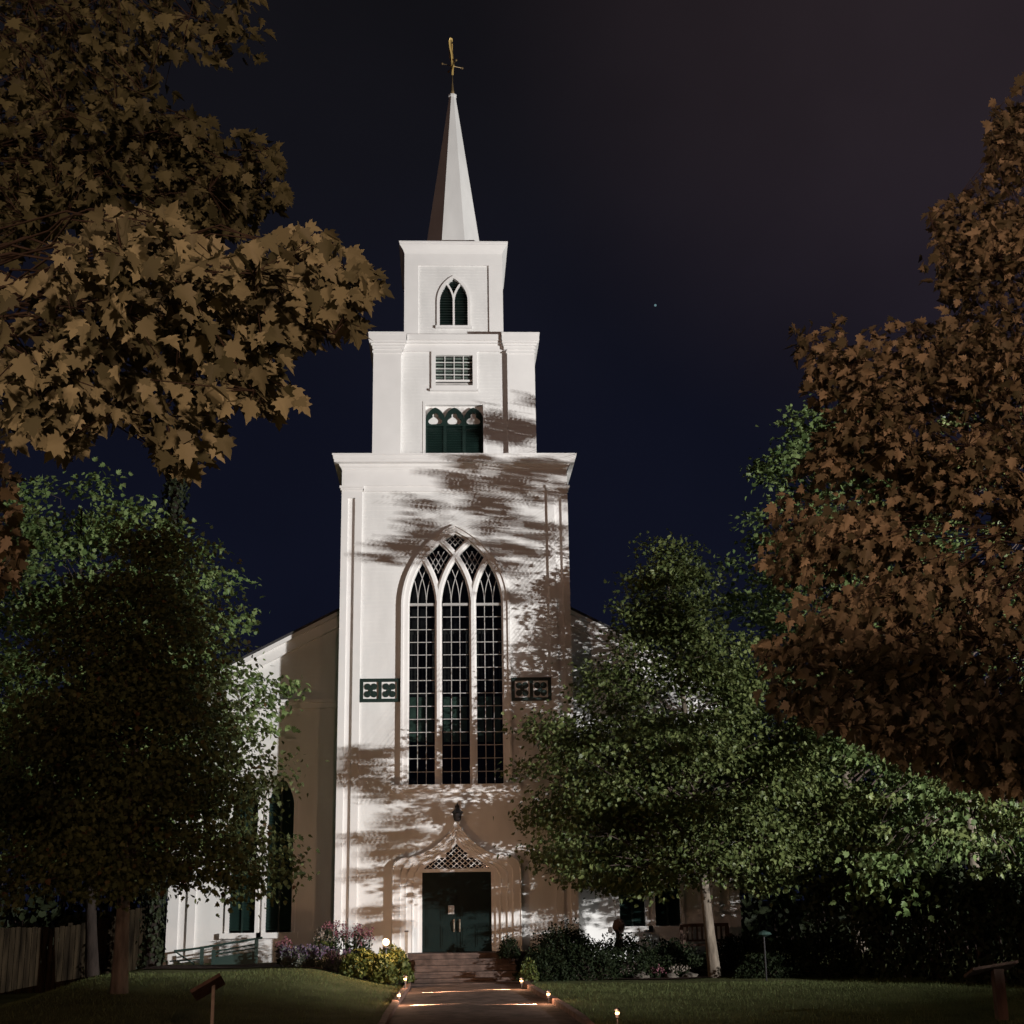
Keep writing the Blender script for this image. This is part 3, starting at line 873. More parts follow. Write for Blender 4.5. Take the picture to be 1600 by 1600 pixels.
for s in (-1, 1):
    for (pr, za, zb) in ((0.16, -0.36, -0.05), (0.30, -0.05, 0.07)):
        pts = [(s * 8.15, roofz(8.15)), (0.0, roofz(0.0))]
        vs = []
        for (x, z) in pts:
            for y in (GY - pr, GY + 0.05):
                vs += [(x, y, z + za), (x, y, z + zb)]
        f = [(0, 4, 5, 1), (2, 3, 7, 6), (0, 2, 6, 4), (1, 5, 7, 3), (0, 1, 3, 2), (4, 6, 7, 5)]
        m.add(vs, f)
part(m, 'raking_cornice', 'trim', nave)
m = MB()
for s in (-1, 1):
    vs = [(s * 8.2, GY - 0.34, roofz(8.2) + 0.08), (0, GY - 0.34, roofz(0) + 0.08), (0, 26.3, roofz(0) + 0.08), (s * 8.2, 26.3, roofz(8.2) + 0.08)]
    vs += [(v[0], v[1], v[2] + 0.06) for v in vs]
    m.add(vs, [(0, 3, 2, 1), (4, 5, 6, 7), (0, 1, 5, 4), (1, 2, 6, 5), (2, 3, 7, 6), (3, 0, 4, 7)])
part(m, 'roof', 'roof', nave)
for xc, h, z0, zs, rd in WINS:
    th = math.acos((rd - h) / rd)
    line = [(xc - h, z0)] + arc(xc - h + rd, zs, rd, math.pi, math.pi - th, 12) + arc(xc + h - rd, zs, rd, th, 0, 12)[1:] + [(xc + h, z0)]
    w = part(MB().ribbon(line, 0.10, GY - 0.06, GY + 0.14), 'nave_window', 'trim')
    part(MB().box(xc - h - 0.17, xc + h + 0.14, GY - 0.15, GY + 0.1, z0 - 0.15, z0), 'window_sill', 'trim', w)
    m = MB().ribbon([(xc, z0), (xc, zs + 0.6)], 0.05, GY + 0.03, GY + 0.08)
    z = z0 + 0.06
    while z < zs + 0.85:
        hh = lancet_half(z + 0.05, h - 0.03, zs, rd)
        if hh > 0.03: m.add([(xc - hh, GY + 0.06, z), (xc + hh, GY + 0.06, z), (xc + hh, GY + 0.12, z + 0.085), (xc - hh, GY + 0.12, z + 0.085)], [(0, 1, 2, 3)])
        z += 0.078
    part(m, 'shutter', 'green', w)

# ---- things fixed to or standing at the front
pn = MB().box(-0.23, -0.07, 0.094, 0.099, 1.83, 2.05).build('notice', 'paper', off=(-0.15, 0.097, 1.94))
tag(pn, 'small white paper notice taped to the left leaf of the dark green door', 'notice')
wl = thing('wall_lantern', (0, 0.08, 4.5), 'dark metal lantern hanging from a bracket above the pointed doorway', 'lantern')
wo_ = (0, 0.08, 4.5)
MB().lathe((0.02, -0.42, 4.18), [(0.05, 0), (0.10, 0.03), (0.13, 0.20), (0.17, 0.22), (0.06, 0.33), (0.04, 0.36), (0.05, 0.39), (0.0, 0.47)], 8).build('lantern_body', 'black_metal', wl, off=wo_)
MB().tube([(0.02, 0.07, 4.52), (0.02, -0.15, 4.66), (0.02, -0.36, 4.66), (0.02, -0.42, 4.60)], 0.013, 6).box(-0.04, 0.08, 0.04, 0.075, 4.42, 4.62).build('bracket', 'black_metal', wl, off=wo_)

sm = MB()
zt, yb = 0.88, -0.85
sm.box(-1.75, 1.75, yb, 0.05, 0.1, zt)
nst = 4
for i in range(nst):
    z1 = zt - (i + 1) * 0.135; y1 = yb - i * 0.36
    sm.box(0.19 - 1.25, 0.19 + 1.25, y1 - 0.36, y1 + 0.0 - 0.002, 0.0, z1); sm.box(0.19 - 1.265, 0.19 + 1.265, y1 - 0.385, y1 - 0.003, z1 - 0.045, z1 + 0.003)
sm.box(-1.77, 1.77, yb - 0.03, 0.04, zt - 0.05, zt + 0.003)
sm.box(-1.12, 1.5, -2.96, yb - nst * 0.36 - 0.01, 0.0, 0.26)
tag(sm.build('entrance_steps', 'step_stone', off=(PX, -1.5, 0.2)), 'broad brown stone steps leading from the path up to the church door', 'steps')


def rail_thing():
    o = (-6.8, 0.55, 0.6)
    t = thing('ramp_railing', o, 'dark green metal handrail rising along the ramp below the left church windows', 'railing')
    def P(px, py): p = at(px, py, 0.55); return (p[0], 0.55, p[2])
    MB().tube([P(272, 1486), P(316, 1481), P(410, 1465)], 0.028, 6).build('handrail', 'rail_metal', t, off=o)
    MB().tube([P(274, 1487), P(304, 1507)], 0.022, 6).tube([P(333, 1487), P(402, 1475)], 0.022, 6).tube([P(333, 1492), P(402, 1481)], 0.02, 6).tube([P(265, 1502), P(316, 1499)], 0.02, 6).build('lower_rail', 'rail_metal', t, off=o)
    for px, a, b in ((316, 1479, 1512), (334, 1484, 1512), (401, 1466, 1512)):
        p0, p1 = P(px, b), P(px, a)
        MB().box(p1[0] - 0.045, p1[0] + 0.045, 0.51, 0.59, p0[2], p1[2]).build('post', 'rail_metal', t, off=o)
    a, b = P(334, 1496), P(402, 1486)
    vs = [(a[0], 0.56, a[2] - 0.5), (b[0], 0.56, b[2] - 0.6), b[:1] + (0.56,) + b[2:], a[:1] + (0.56,) + a[2:]]
    vs += [(v[0], 0.64, v[2]) for v in vs]
    MB().add(vs, [(0, 1, 2, 3), (7, 6, 5, 4), (0, 4, 5, 1), (1, 5, 6, 2), (2, 6, 7, 3), (3, 7, 4, 0)]).build('infill_panel', 'rail_metal', t, off=o)
rail_thing()

p = at(635, 1490, -1.2)
pt = thing('step_rail_post', (p[0], -1.2, 0.5), 'slim pale handrail post at the left end of the entrance steps', 'post')
oo = (p[0], -1.2, 0.5)
MB().box(p[0] - 0.035, p[0] + 0.035, -1.235, -1.165, 0.4, 1.42).build('shaft', 'pale_wood', pt, off=oo)
MB().box(p[0] - 0.05, p[0] + 0.05, -1.25, -1.15, 1.42, 1.46).build('cap', 'black_metal', pt, off=oo)

# ------------------------------------------------------------------ leaves and trees
MAPLE = [(0, 0), (0.13, -0.06), (0.30, -0.02), (0.24, 0.12), (0.42, 0.16), (0.54, 0.34), (0.38, 0.34), (0.33, 0.44), (0.44, 0.62), (0.28, 0.60), (0.17, 0.58), (0.18, 0.74), (0.09, 0.86), (0, 1.05)]
MAPLE = MAPLE + [(-x, y) for x, y in MAPLE[-2:0:-1]]
LOBE = [(0, 0), (0.22, 0.02), (0.45, 0.30), (0.26, 0.42), (0.32, 0.68), (0.12, 0.66), (0, 1.0)]
LOBE = LOBE + [(-x, y) for x, y in LOBE[-2:0:-1]]
OVAL = [(0, 0), (0.26, 0.25), (0.28, 0.55), (0, 1.0), (-0.28, 0.55), (-0.26, 0.25)]
BLADE = [(-0.06, 0), (0.06, 0), (0, 1)]


def unit(a): return a / (np.linalg.norm(a, axis=1, keepdims=True) + 1e-9)


def leaf_mesh(name, P, T, N, S, shape, m, parent=None, off=(0, 0, 0), fold=0.25, curl=0.25):
    """P base points, T tip directions, N normals (made orthogonal), S sizes"""
    T = unit(T); B = unit(np.cross(T, N)); N = np.cross(B, T)
    sh = np.array(shape); k = len(sh); n = len(P)
    x, y = sh[:, 0], sh[:, 1]
    rng = np.random.default_rng(len(P))
    cu = (curl * rng.uniform(-0.4, 1.6, n))[:, None]; fo = (fold * rng.uniform(-0.3, 1.5, n))[:, None]
    dz = fo * np.abs(x)[None, :] - cu * (y ** 2)[None, :]
    V = P[:, None, :] + S[:, None, None] * (x[None, :, None] * B[:, None, :] + y[None, :, None] * T[:, None, :] + dz[:, :, None] * N[:, None, :])
    V = V.reshape(-1, 3) - np.array(off)[None, :]
    me = bpy.data.meshes.new(name)
    me.vertices.add(n * k); me.vertices.foreach_set('co', V.astype(np.float32).ravel())
    if k > 4 and k % 2 == 0:
        h = k // 2                       # two halves folded along the midrib
        idx = np.concatenate([np.arange(0, h + 1), np.arange(h, k), [0]])
        tot = (np.arange(n)[:, None] * k + idx[None, :]).ravel().astype(np.int32)
        me.loops.add(len(tot)); me.loops.foreach_set('vertex_index', tot)
        me.polygons.add(2 * n); me.polygons.foreach_set('loop_start', np.arange(0, len(tot), h + 1, dtype=np.int32))
        me.polygons.foreach_set('loop_total', np.full(2 * n, h + 1, dtype=np.int32))
    else:
        me.loops.add(n * k); me.loops.foreach_set('vertex_index', np.arange(n * k, dtype=np.int32))
        me.polygons.add(n); me.polygons.foreach_set('loop_start', np.arange(0, n * k, k, dtype=np.int32))
        me.polygons.foreach_set('loop_total', np.full(n, k, dtype=np.int32))
    me.update(calc_edges=True); me.validate()
    me.materials.append(MAT[m])
    o = bpy.data.objects.new(name, me); COL.objects.link(o)
    if parent is not None: o.parent = parent
    else: o.location = off
    return o


def spread(rng, C, per, sig, size, centre, up=0.7, outw=0.6, rnd=0.6, droop=0.35):
    """leaves in flattened gaussian clumps at C"""
    n = len(C) * per
    c = np.repeat(C, per, axis=0)
    P = c + rng.normal(size=(n, 3)) * np.array(sig)
    out = P - np.array(centre); out[:, 2] *= 0.5; out = unit(out)
    N = unit(out * outw + np.array([0, 0, up]) + rng.normal(size=(n, 3)) * rnd)
    T = out * 0.6 + np.array([0, 0, -droop]) + rng.normal(size=(n, 3)) * 0.6
    S = size * rng.uniform(0.65, 1.25, n)
    return P, T, N, S


def limb(mb, a, b, r0, r1, rng, n=5, sag=0.0, seg=6):
    a, b = np.array(a, float), np.array(b, float); d = np.linalg.norm(b - a)
    pts = []
    for i in range(n + 1):
        t = i / n; p = a + (b - a) * t
        if 0 < i < n: p = p + rng.normal(size=3) * min(d * 0.03, 0.05)
        p = p + np.array([0, 0, sag * d * math.sin(math.pi * t)])
        pts.append(p)
    mb.tube(pts, [r0 + (r1 - r0) * i / n for i in range(n + 1)], seg)
    return pts


def volume_tree(name, base, prof, z0, z1, n_clump, per, leaf, lmat, bmat, label, seed, sig=(0.36, 0.36, 0.17), tr=0.16, squash=(1, 1), lean=(0, 0), group=None, shape=LOBE, accept=None, cat='tree', extra=None, ragged=0.22):
    rng = np.random.default_rng(seed)
    base = np.array(base, float)
    t = thing(name, base, label, cat, group)
    ts = np.array([p[0] for p in prof]); rs = np.array([p[1] for p in prof])
    C = []
    tries = 0
    ph = rng.uniform(0, 6.28, 6)
    while len(C) < n_clump and tries < n_clump * 30:
        tries += 1
        u = rng.uniform(); r = np.interp(u, ts, rs)
        if rng.uniform() > (r / rs.max()) ** 1.1 + 0.05: continue
        a = rng.uniform(0, 2 * math.pi)
        rag = 1 + ragged * (math.sin(3 * a + ph[0] + 5 * u) + math.sin(5 * a + ph[1] - 11 * u) + math.sin(2 * a + 23 * u + ph[2])) / 2
        q = rng.uniform() ** 0.42
        rr = r * q * rag
        z = z0 + (z1 - z0) * u - 0.22 * rr * (1 - u)
        p = np.array([base[0] + lean[0] * u + rr * math.cos(a) * squash[0], base[1] + lean[1] * u + rr * math.sin(a) * squash[1], z])
        if accept and not accept(p): continue
        C.append(p)
    if extra is not None: C += [np.array(p) for p in extra]
    C = np.array(C)
    tb = MB(); top = np.array([base[0] + lean[0], base[1] + lean[1], z0 + (z1 - z0) * 0.93])
    tp = []
    for i in range(11):
        k = i / 10; w = 0.07 * math.sin(k * 7 + seed)
        tp.append(base + (top - base) * k + np.array([w * k, w * 0.7 * k, 0]))
    rad = [tr * (1.18 if i == 0 else 1) * (1 - 0.88 * (i / 10) ** 0.9) + 0.012 for i in range(11)]
    tb.tube([tp[0] - np.array([0, 0, 0.25])] + tp, [rad[0] * 1.1] + rad, 12)
    tpa = np.array(tp); lb = MB()
    for p in C[::2]:
        hz = p[2] - 0.55 * math.hypot(p[0] - base[0], p[1] - base[1])
        hz = min(max(hz, z0 - 0.15), top[2]); i = int(np.argmin(np.abs(tpa[:, 2] - hz)))
        k = (hz - base[2]) / (top[2] - base[2]); st = base + (top - base) * k
        limb(lb, st, p, max(0.012, rad[i] * 0.26), 0.005, rng, 6, 0.05, 5)
    tb.build('trunk', bmat, t, smooth=True, off=tuple(base))
    lb.build('limbs', 'bark_dark', t, smooth=True, off=tuple(base))
    P, T, N, S = spread(rng, C, per, sig, leaf, (base[0] + lean[0] / 2, base[1] + lean[1] / 2, (z0 * 0.65 + z1 * 0.35)))
    leaf_mesh('crown', P, T, N, S, shape, lmat, t, off=tuple(base))
    return t


# green tree standing on the right lawn
T3 = at(1117, 1526, -1.9); T3 = (T3[0], -1.9, ground_z(T3[0], -1.9))
volume_tree('maple_tree', T3, [(0, 2.4), (0.10, 4.0), (0.25, 4.7), (0.38, 4.3), (0.52, 3.1), (0.66, 1.85), (0.80, 1.35), (0.92, 0.8), (1.0, 0.2)], 2.8, 11.2, 420, 125, 0.122,
            'leaf_green', 'bark', 'green young maple on the right lawn with slim pale trunk, lit from the right', 11, tr=0.135, lean=(-0.7, -0.1), squash=(1, 0.5))
# dark tree on the left lawn
T4 = at(185, 1566, -8.2); T4 = (T4[0], -8.2, ground_z(T4[0], -8.2))
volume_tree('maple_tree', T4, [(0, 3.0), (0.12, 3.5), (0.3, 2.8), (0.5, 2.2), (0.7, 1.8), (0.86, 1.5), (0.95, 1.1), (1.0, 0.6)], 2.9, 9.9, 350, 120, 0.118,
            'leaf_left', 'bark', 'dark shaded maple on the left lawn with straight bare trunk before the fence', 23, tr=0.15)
# brightly lit tree behind it
p5 = at(145, 1528, -0.7)
volume_tree('maple_tree', (p5[0], -0.7, ground_z(p5[0], -0.7)), [(0, 2.6), (0.2, 3.8), (0.5, 4.2), (0.75, 3.7), (0.92, 2.2), (1, 0.7)], 3.6, 13.4, 300, 75, 0.17,
            'leaf_fresh', 'bark_black', 'bright green tree at far left behind the dark maple, its top catching the floodlight', 31, tr=0.15, lean=(-1.2, 0.3))
# tall lit tree beyond the nave on the right
volume_tree('maple_tree', (11.6, 3.5, 0.4), [(0, 2.6), (0.25, 3.4), (0.55, 3.3), (0.8, 2.5), (0.94, 1.4), (1, 0.5)], 3.0, 17.0, 260, 75, 0.18,
            'leaf_bright', 'bark', 'tall green tree beyond the church, floodlit leaves showing past the rusty maple', 41, tr=0.2)

# tree beside the floodlight: low bright boughs on the right and one long bough reaching left
rng6 = np.random.default_rng(6)
T6 = np.array([14.6, -10.0, 0.2])
sil = [(-2.1, 12.75), (-1.8, 13.0), (-0.4, 13.15), (0.0, 13.7), (-0.5, 14.1), (0.2, 14.45), (1.5, 14.2), (1.9, 15.6), (2.3, 16.6), (3.3, 16.6), (3.4, 14.0), (3.4, 8.4), (2.9, 8.4), (2.3, 9.2), (1.7, 9.5), (1.5, 10.3), (0.6, 11.6), (-0.9, 11.5), (-1.9, 11.4), (-1.7, 12.0), (-0.7, 12.4)]
def in_poly(x, y, P):
    c = False; j = len(P) - 1
    for i in range(len(P)):
        if (P[i][1] > y) != (P[j][1] > y) and x < (P[j][0] - P[i][0]) * (y - P[i][1]) / (P[j][1] - P[i][1]) + P[i][0]: c = not c
        j = i
    return c
bough = []
while len(bough) < 58:
    x, z = rng6.uniform(-2.2, 4.6), rng6.uniform(8, 17)
    if in_poly(x, z, sil):
        y = -10 + rng6.uniform(-0.9, 0.9); k = (y - L[1]) / (0 - L[1])
        bough.append((L[0] + (x - L[0]) * k, y, L[2] + (z - L[2]) * k))
sil2 = [[(-3.5, 5.5), (-2.4, 6.2), (-1.4, 6.1), (-1.6, 5.3), (-2.6, 5.1)], [(-0.4, 5.0), (-0.3, 6.4), (0.6, 7.3), (1.8, 7.2), (3.3, 6.4), (3.3, 5.0)],
        [(-2.3, 4.0), (-1.6, 5.0), (-0.8, 4.6), (-0.9, 3.0), (-2.4, 2.6), (-2.7, 3.2)], [(-0.9, 2.9), (-0.6, 3.6), (0.4, 3.7), (0.9, 4.6), (3.3, 4.8), (3.3, 2.4), (0.9, 2.4)],
        [(0.9, 0.6), (0.9, 2.4), (3.3, 2.4), (3.3, 0.6)], [(-2.9, 1.0), (-2.8, 1.9), (-1.6, 2.1), (-1.3, 1.0)], [(-0.9, 1.9), (0.9, 2.0), (0.9, 3.0), (-0.9, 2.9)]]
for poly, cnt in zip(sil2, (8, 12, 9, 14, 16, 3, 7)):
    k0 = 0
    while k0 < cnt:
        x, z = rng6.uniform(-3.5, 3.3), rng6.uniform(0.6, 7.4)
        if in_poly(x, z, poly):
            y = -10 + rng6.uniform(-1.0, 1.0); k = (y - L[1]) / (0 - L[1])
            bough.append((L[0] + (x - L[0]) * k, y, L[2] + (z - L[2]) * k)); k0 += 1
low = []
while len(low) < 95:
    px, py = rng6.uniform(1350, 1760), rng6.uniform(1225, 1410)
    if py > 1410 - max(0, px - 1420) * 0.10 or (px < 1420 and py < 1330): continue
    y = rng6.uniform(-5.4, -2.6); q = at(px, py, y)
    low.append((q[0], y, q[2]))
volume_tree('maple_tree', T6, [(0, 1.4), (0.4, 2.0), (0.8, 1.5), (1, 0.5)], 12.0, 15.0, 40, 50, 0.125, 'leaf_green', 'bark',
            'floodlit tree half hidden by the rusty maple, its lower boughs bright green', 61, sig=(0.17, 0.17, 0.055), tr=0.17, extra=bough,
            accept=lambda p: p[0] > 14.3)


volume_tree('maple_tree', (at(1535, 1480, -4.5)[0], -4.5, 0.25), [(0, 2.0), (0.4, 2.6), (0.8, 2.0), (1, 0.5)], 4.6, 11.0, 90, 60, 0.16, 'leaf_bright', 'bark',
            'tree with pale trunk and low green boughs drooping over the dark hedge', 67, sig=(0.33, 0.33, 0.15), tr=0.17, extra=low)


def polygon_tree(name, trunk, groups, seed, leaf, label, lmats, bmat, hubs, tr, face=0.95, up=0.25):
    """near tree: leaves fill boughs given as picture outlines with a depth range"""
    rng = np.random.default_rng(seed)
    t = thing(name, trunk[0], label, 'tree', None)
    tb = MB()
    tb.tube(trunk, [tr * (1 - 0.5 * i / (len(trunk) - 1)) for i in range(len(trunk))], 10)
    for poly, ya, yb, n, nc, lm, hub, tw in groups:
        xs = [p[0] for p in poly]; ys = [p[1] for p in poly]
        CC = []
        while len(CC) < nc:
            px, py = rng.uniform(min(xs), max(xs)), rng.uniform(min(ys), max(ys))
            if in_poly(px, py, poly):
                y = rng.uniform(ya, yb); CC.append(at(px, py, y))
        CC = np.array(CC)
        P = []
        sgm = tw
        while len(P) < n:
            c = CC[rng.integers(nc)] + rng.normal(size=3) * np.array(sgm)
            v = c - CAM; f = v @ c_fw
            px, py = 800 + FPX * (v @ c_r2) / f, 800 - FPX * (v @ c_u2) / f
            if in_poly(px, py, poly): P.append(c)
        P = np.array(P); m = len(P)
        tocam = unit(np.array([[0.5, -1.0, 0.1]])) * np.ones((m, 1))
        N = unit(tocam * face + rng.normal(size=(m, 3)) * 0.72 + np.array([0, 0, up]))
        hubp = np.array(hub)
        out = unit(P - hubp)
        T = out * 0.55 + np.array([0, 0, -0.75]) + rng.normal(size=(m, 3)) * 0.5
        S = leaf * rng.uniform(0.55, 1.2, m)
        leaf_mesh('leaves', P, T, N, S, MAPLE, lm, t, off=trunk[0], fold=0.3, curl=0.3)
        st = trunk[min(range(len(trunk)), key=lambda i: abs(trunk[i][2] - hub[2]))]
        bp = limb(tb, st, hub, tr * 0.3, 0.02, rng, 6, 0.08)
        for c in CC:
            k = rng.integers(1, len(bp)); limb(tb, bp[k], c, 0.0085, 0.003, rng, 7, 0.10, 5)
        # leaf stalks
        for i in range(0, m, 3):
            j = int(np.argmin(((CC - P[i]) ** 2).sum(1)))
            if np.linalg.norm(CC[j] - P[i]) < 0.5: tb.tube([CC[j], P[i]], [0.003, 0.0018], 4, cap=False)
    tb.build('trunk', bmat, t, smooth=True, off=trunk[0])
    return t


gA = [(-40, 470), (60, 420), (110, 370), (165, 325), (270, 325), (300, 370), (360, 400), (430, 350), (500, 355), (540, 390), (590, 428), (592, 462), (560, 478), (566, 512), (520, 525), (462, 535), (430, 590), (470, 600), (465, 650), (420, 660), (385, 620), (330, 640), (365, 700), (290, 735), (245, 725), (215, 660), (160, 655), (110, 715), (60, 680), (20, 690), (-40, 690)]
gB = [(-40, -60), (405, -60), (418, 95), (345, 110), (300, 85), (240, 95), (275, 140), (255, 180), (190, 195), (90, 190), (-40, 230)]
gC = [(-40, 200), (130, 185), (250, 165), (330, 185), (340, 220), (395, 195), (445, 230), (440, 260), (450, 320), (390, 360), (330, 380), (200, 330), (100, 360), (-40, 440)]
gD = [(-40, 680), (10, 700), (22, 760), (38, 850), (40, 925), (-40, 930)]
tr1 = [tuple(at(-620, 1700, -31.2)), tuple(at(-600, 1200, -31.2)), tuple(at(-560, 700, -31.2)), tuple(at(-500, 300, -31.2)), tuple(at(-420, -200, -31.2))]
tr1[0] = (tr1[0][0], tr1[0][1], 0.1)
polygon_tree('maple_tree', tr1, [
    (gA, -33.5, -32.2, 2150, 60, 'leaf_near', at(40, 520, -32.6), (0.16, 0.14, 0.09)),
    (gC, -31.2, -29.6, 2300, 60, 'leaf_near_shaded', at(-20, 300, -30.4), (0.22, 0.22, 0.14)),
    (gB, -31.8, -30.0, 1300, 40, 'leaf_near_shaded', at(0, 60, -30.8), (0.22, 0.22, 0.16)),
    (gD, -31.4, -30.4, 170, 8, 'leaf_rust', at(-60, 780, -31.0), (0.15, 0.15, 0.16))], 5, 0.086,
    'near maple whose large tan leaves hang into the upper left of the view', None, 'twig', None, 0.22)

gR = [(1660, 60), (1600, 150), (1560, 180), (1540, 215), (1550, 250), (1590, 265), (1565, 290), (1500, 280), (1462, 292), (1448, 340), (1465, 365), (1430, 400), (1435, 425), (1480, 470), (1475, 500), (1440, 505), (1400, 500), (1385, 480), (1360, 510), (1325, 535), (1320, 490), (1290, 482), (1280, 500), (1235, 505), (1240, 545), (1265, 580), (1255, 615), (1285, 650), (1270, 700), (1235, 745), (1205, 800), (1180, 850), (1170, 880), (1205, 905), (1220, 960), (1260, 985), (1225, 1010), (1180, 1075), (1210, 1100), (1265, 1130), (1300, 1140), (1360, 1160), (1400, 1190), (1460, 1215), (1530, 1235), (1660, 1250)]
gR2 = [(1640, 50), (2050, 0), (2150, 600), (2100, 1200), (1640, 1250)]
tr2 = [tuple(at(1900, 2100, -26.5)), tuple(at(1890, 1500, -26.5)), tuple(at(1880, 1000, -26.5)), tuple(at(1860, 600, -26.5)), tuple(at(1850, 100, -26.5))]
tr2[0] = (tr2[0][0], tr2[0][1], 0.1)
rt_tree = polygon_tree('maple_tree', tr2, [
    (gR, -28.2, -25.8, 10500, 120, 'leaf_rust', at(1660, 850, -26.8), (0.21, 0.24, 0.11)),
    ([(1175, 990), (1260, 985), (1400, 1000), (1620, 1040), (1620, 1245), (1460, 1215), (1330, 1150), (1205, 1110)], -28.0, -26.4, 1700, 45, 'leaf_rust', at(1660, 1050, -27.0), (0.22, 0.22, 0.11)),
    ([(1545, 165), (1640, 80), (1640, 400), (1470, 470), (1450, 330), (1545, 270)], -27.4, -25.8, 1300, 35, 'leaf_rust', at(1660, 400, -26.8), (0.2, 0.2, 0.12)),
    (gR2, -27.8, -25.0, 2600, 70, 'leaf_rust', at(1850, 700, -26.5), (0.4, 0.4, 0.25))], 8, 0.098,
    'near maple with rusty brown leaves filling the right edge of the view', None, 'bark_dark', None, 0.25, face=0.5, up=0.75)


# unseen leaf screen, added to keep street lamp light off the right maple's bottom
_r = np.random.default_rng(55)
_n = 1900
_P = np.stack([_r.uniform(2.15, 5.2, _n), _r.uniform(-35.5, -34.0, _n), _r.uniform(3.66, 4.2, _n) + 0.08 * np.sin(np.linspace(0, 40, _n))], 1)
leaf_mesh('leaves', _P, _r.normal(size=(_n, 3)) + np.array([0, 0, -0.6]), _r.normal(size=(_n, 3)) + np.array([0, -0.6, 0.4]), 0.11 * _r.uniform(0.6, 1.2, _n), MAPLE, 'leaf_rust', rt_tree, off=tr2[0])
_m = MB()
for _k in range(5): limb(_m, tr2[1], _P[_k * 200], 0.05, 0.01, _r, 6, 0.05, 6)
_m.build('limbs', 'bark_dark', rt_tree, smooth=True, off=tr2[0])


# ivy clad pole far left
def ivy_pole():
    rng = np.random.default_rng(77)
    b = at(236, 1500, -0.5); base = np.array([b[0], -0.5, 0.1]); zt = at(236, 690, -0.5)[2] + 0.5
    t = thing('ivy_pole', base, 'tall pole wrapped in ivy rising above the dark maple on the left', 'pole')
    MB().tube([base, (base[0], base[1], zt + 0.25)], [0.16, 0.11], 10).build('pole', 'bark_black', t, off=tuple(base))
    n = 4200
    a = rng.uniform(0, 6.28, n); z = rng.uniform(0.2, zt, n); r = 0.19 + 0.09 * np.abs(rng.normal(size=n)) + 0.05 * np.sin(z * 3)
    P = np.stack([base[0] + r * np.cos(a), base[1] + r * np.sin(a), z], 1)
    N = np.stack([np.cos(a), np.sin(a), 0.3 * np.ones(n)], 1) + rng.normal(size=(n, 3)) * 0.3
    T = np.array([[0, 0, -1.0]]) + rng.normal(size=(n, 3)) * 0.4
    leaf_mesh('ivy', P, T, N, 0.13 * rng.uniform(0.6, 1.2, n), LOBE, 'leaf_dark', t, off=tuple(base))
ivy_pole()


def bush(name, c, r, n, leaf, lm, label, cat, seed, shape=OVAL, group=None, flat=0.75, core=True):
    """leafy shrub: dark twiggy core with leaves through its outer shell"""
    rng = np.random.default_rng(seed)
    c = np.array(c, float); base = np.array([c[0], c[1], c[2]])
    t = thing(name, base, label, cat, group)
    tb = MB()
    n = int(n * 1.8); d = unit(rng.normal(size=(n, 3))); d[:, 2] = np.abs(d[:, 2]) * 1.0 - 0.15
    lob = 1 + 0.16 * np.sin(4 * np.arctan2(d[:, 1], d[:, 0]) + seed) * np.cos(3 * d[:, 2] + seed) + 0.10 * np.sin(9 * d[:, 0] + 7 * d[:, 1] + seed)
    q = rng.uniform(0.5, 1.04, n) ** 0.7 * lob
    P = c + d * q[:, None] * np.array(r) + np.array([0, 0, r[2] * 0.12])
    P[:, 2] = np.maximum(P[:, 2], c[2] + 0.02)
    N = unit(d + rng.normal(size=(n, 3)) * 0.55); T = unit(d * 0.4 + np.array([0, 0, 0.35]) + rng.normal(size=(n, 3)) * 0.7)
    for i in range(0, n, max(1, n // 26)): limb(tb, c + np.array([0, 0, -0.1]), P[i], 0.016, 0.004, rng, 3, 0.1, 5)
    tb.build('stems', 'bark_dark', t, off=tuple(base))
    leaf_mesh('foliage', P, T, N, leaf * rng.uniform(0.6, 1.25, n), shape, lm, t, off=tuple(base))
    return t


def gz(x, y): return ground_z(x, y)


def bat(px, py, y): q = at(px, py, y); return q


# shrubs at the right of the steps
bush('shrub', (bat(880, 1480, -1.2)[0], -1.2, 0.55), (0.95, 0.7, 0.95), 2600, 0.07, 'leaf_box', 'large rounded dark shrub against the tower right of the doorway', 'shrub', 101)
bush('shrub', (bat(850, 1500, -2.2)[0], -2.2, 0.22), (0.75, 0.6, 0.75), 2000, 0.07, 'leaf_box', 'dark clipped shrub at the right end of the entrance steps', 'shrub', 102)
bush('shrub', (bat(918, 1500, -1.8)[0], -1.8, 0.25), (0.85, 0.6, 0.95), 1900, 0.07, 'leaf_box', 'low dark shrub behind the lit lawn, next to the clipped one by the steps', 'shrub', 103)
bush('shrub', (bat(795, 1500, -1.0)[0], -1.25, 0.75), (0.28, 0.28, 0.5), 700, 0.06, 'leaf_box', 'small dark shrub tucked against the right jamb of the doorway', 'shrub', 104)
bush('shrub', (bat(826, 1525, -3.3)[0], -3.3, 0.32), (0.22, 0.25, 0.42), 420, 0.07, 'leaf_yellow', 'small yellowish plant at the right edge of the bottom step', 'plant', 105)
